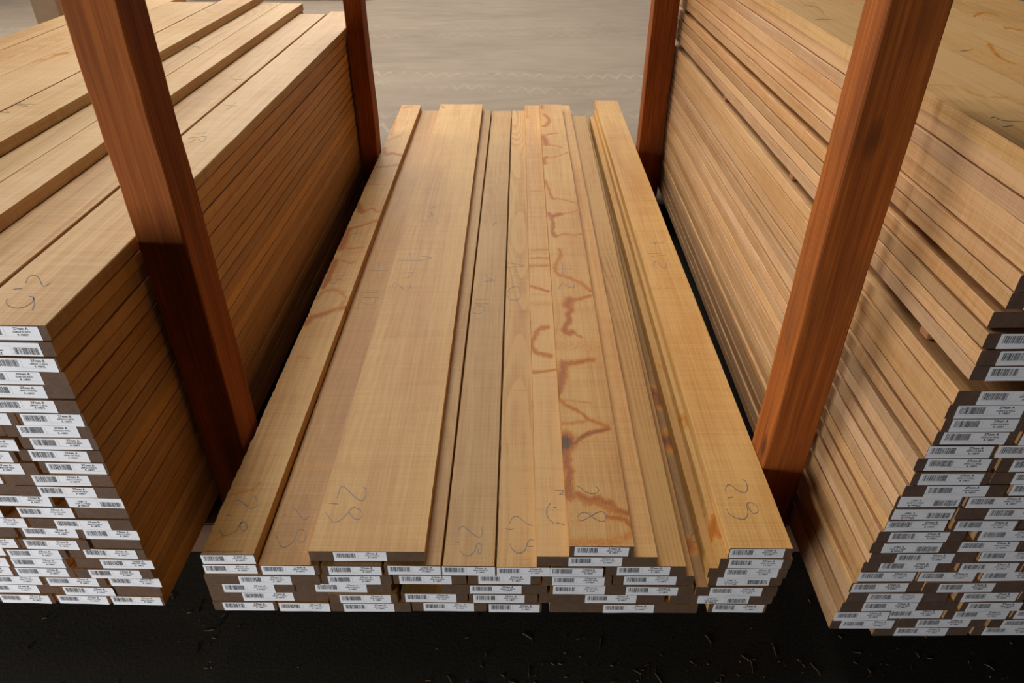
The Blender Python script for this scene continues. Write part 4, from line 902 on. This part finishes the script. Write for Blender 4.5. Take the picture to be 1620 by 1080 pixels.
def litter():
    r = np.random.RandomState(8); V, F = [], []
    for _ in range(300):
        if r.rand() < .62:
            g = LITTER[r.randint(len(LITTER))]; x, y = g[0] + r.randn() * g[2] * 1.7, g[1] + r.randn() * g[3] * 1.3
        else: x, y = r.uniform(-1.6, 1.6), r.uniform(.35, 1.1)
        ln = r.uniform(.002, .011) if r.rand() < .85 else r.uniform(.015, .035); w = r.uniform(.0002, .0005); a = r.uniform(0, math.pi); bend = r.uniform(-.5, .5)
        k = len(V)
        for i in range(4):
            t = i / 3 - .5; aa = a + .5 * bend * t
            cx, cy = x + ln * t * math.cos(aa), y + ln * t * math.sin(aa)
            nx, ny = -math.sin(aa) * w, math.cos(aa) * w
            zz = .0012 + .002 * (1 - 4 * t * t) * r.rand()
            V += [(cx - nx, cy - ny, zz - .001), (cx + nx, cy + ny, zz - .001), (cx, cy, zz + w)]
        for i in range(3):
            for s in range(3): F.append((k + i * 3 + s, k + i * 3 + (s + 1) % 3, k + (i + 1) * 3 + (s + 1) % 3, k + (i + 1) * 3 + s))
    return mesh('sawdust_litter', V, F)
o = link('sawdust_litter', litter(), (M_straw,))
prop(o, 'scattered splinters and straw bits on the dark ground before the piles', 'litter', None, 'stuff')

# ---------------------------------------------------------------- far side of the yard
M_farwood = plain('far_pile_wood', (.42, .27, .16), .7)
for i in range(3):
    thing_box('bearer_block', -3.3 + i * .75, -3.2 + i * .75, 8.5, 9.6, 0, .12, M_dark, 'dark bearer block under the far pile across the yard, %s from the left' % ORD[i + 1], 'block', 'bearer blocks of the far pile')
for i in range(4):
    thing_box('timber_board', -3.4 + i * .47, -2.945 + i * .47, 8.45, 10.6, .12, .148, M_farwood, 'board of the far pile across the yard, %s from the left' % ORD[i + 1], 'board', 'boards of the far pile')
bm = bmesh.new()
bmesh.ops.create_cone(bm, cap_ends=True, segments=20, radius1=.028, radius2=.024, depth=.9)
for q in bm.verts: q.co.z += .475
r_ = bmesh.ops.create_cone(bm, cap_ends=True, segments=20, radius1=.055, radius2=.03, depth=.025)
for q in r_['verts']: q.co.z += .0125
me = bpy.data.meshes.new('metal_standpipe'); bm.to_mesh(me); bm.free()
o = link('metal_standpipe', me, (M_metal,), None, (1.47, 7.95, 0)); prop(o, 'pale metal standpipe on the ground behind the back right post', 'pipe')

# ---------------------------------------------------------------- light
w = bpy.data.worlds.new('World'); bpy.context.scene.world = w; w.use_nodes = True
bg = w.node_tree.nodes['Background']; bg.inputs[0].default_value = WORLD[0]; bg.inputs[1].default_value = WORLD[1]
def area(name, loc, target, sx, sy, power, col):
    d = bpy.data.lights.new(name, 'AREA'); d.shape = 'RECTANGLE'; d.size = sx; d.size_y = sy; d.energy = power; d.color = col
    o = bpy.data.objects.new(name, d); C.objects.link(o); o.location = loc
    v = Vector(target) - Vector(loc); o.rotation_euler = v.to_track_quat('-Z', 'Y').to_euler()
    return o
for a in LIGHTS: area(*a)

# ---------------------------------------------------------------- camera
cd = bpy.data.cameras.new('camera'); cam = bpy.data.objects.new('camera', cd); C.objects.link(cam)
cd.sensor_fit = 'HORIZONTAL'; cd.sensor_width = 36; cd.lens = 36 * 1146 / 1620; cd.clip_start = .02
cam.location = (0, 0, 1.4); cam.rotation_euler = (math.pi / 2 - math.atan(791 / 1146), 0, 0)
sc = bpy.context.scene; sc.camera = cam
sc.view_settings.view_transform = 'Standard'; sc.view_settings.look = 'None'
sc.view_settings.exposure = EXPOSURE; sc.view_settings.gamma = 1; sc.view_settings.use_curve_mapping = False
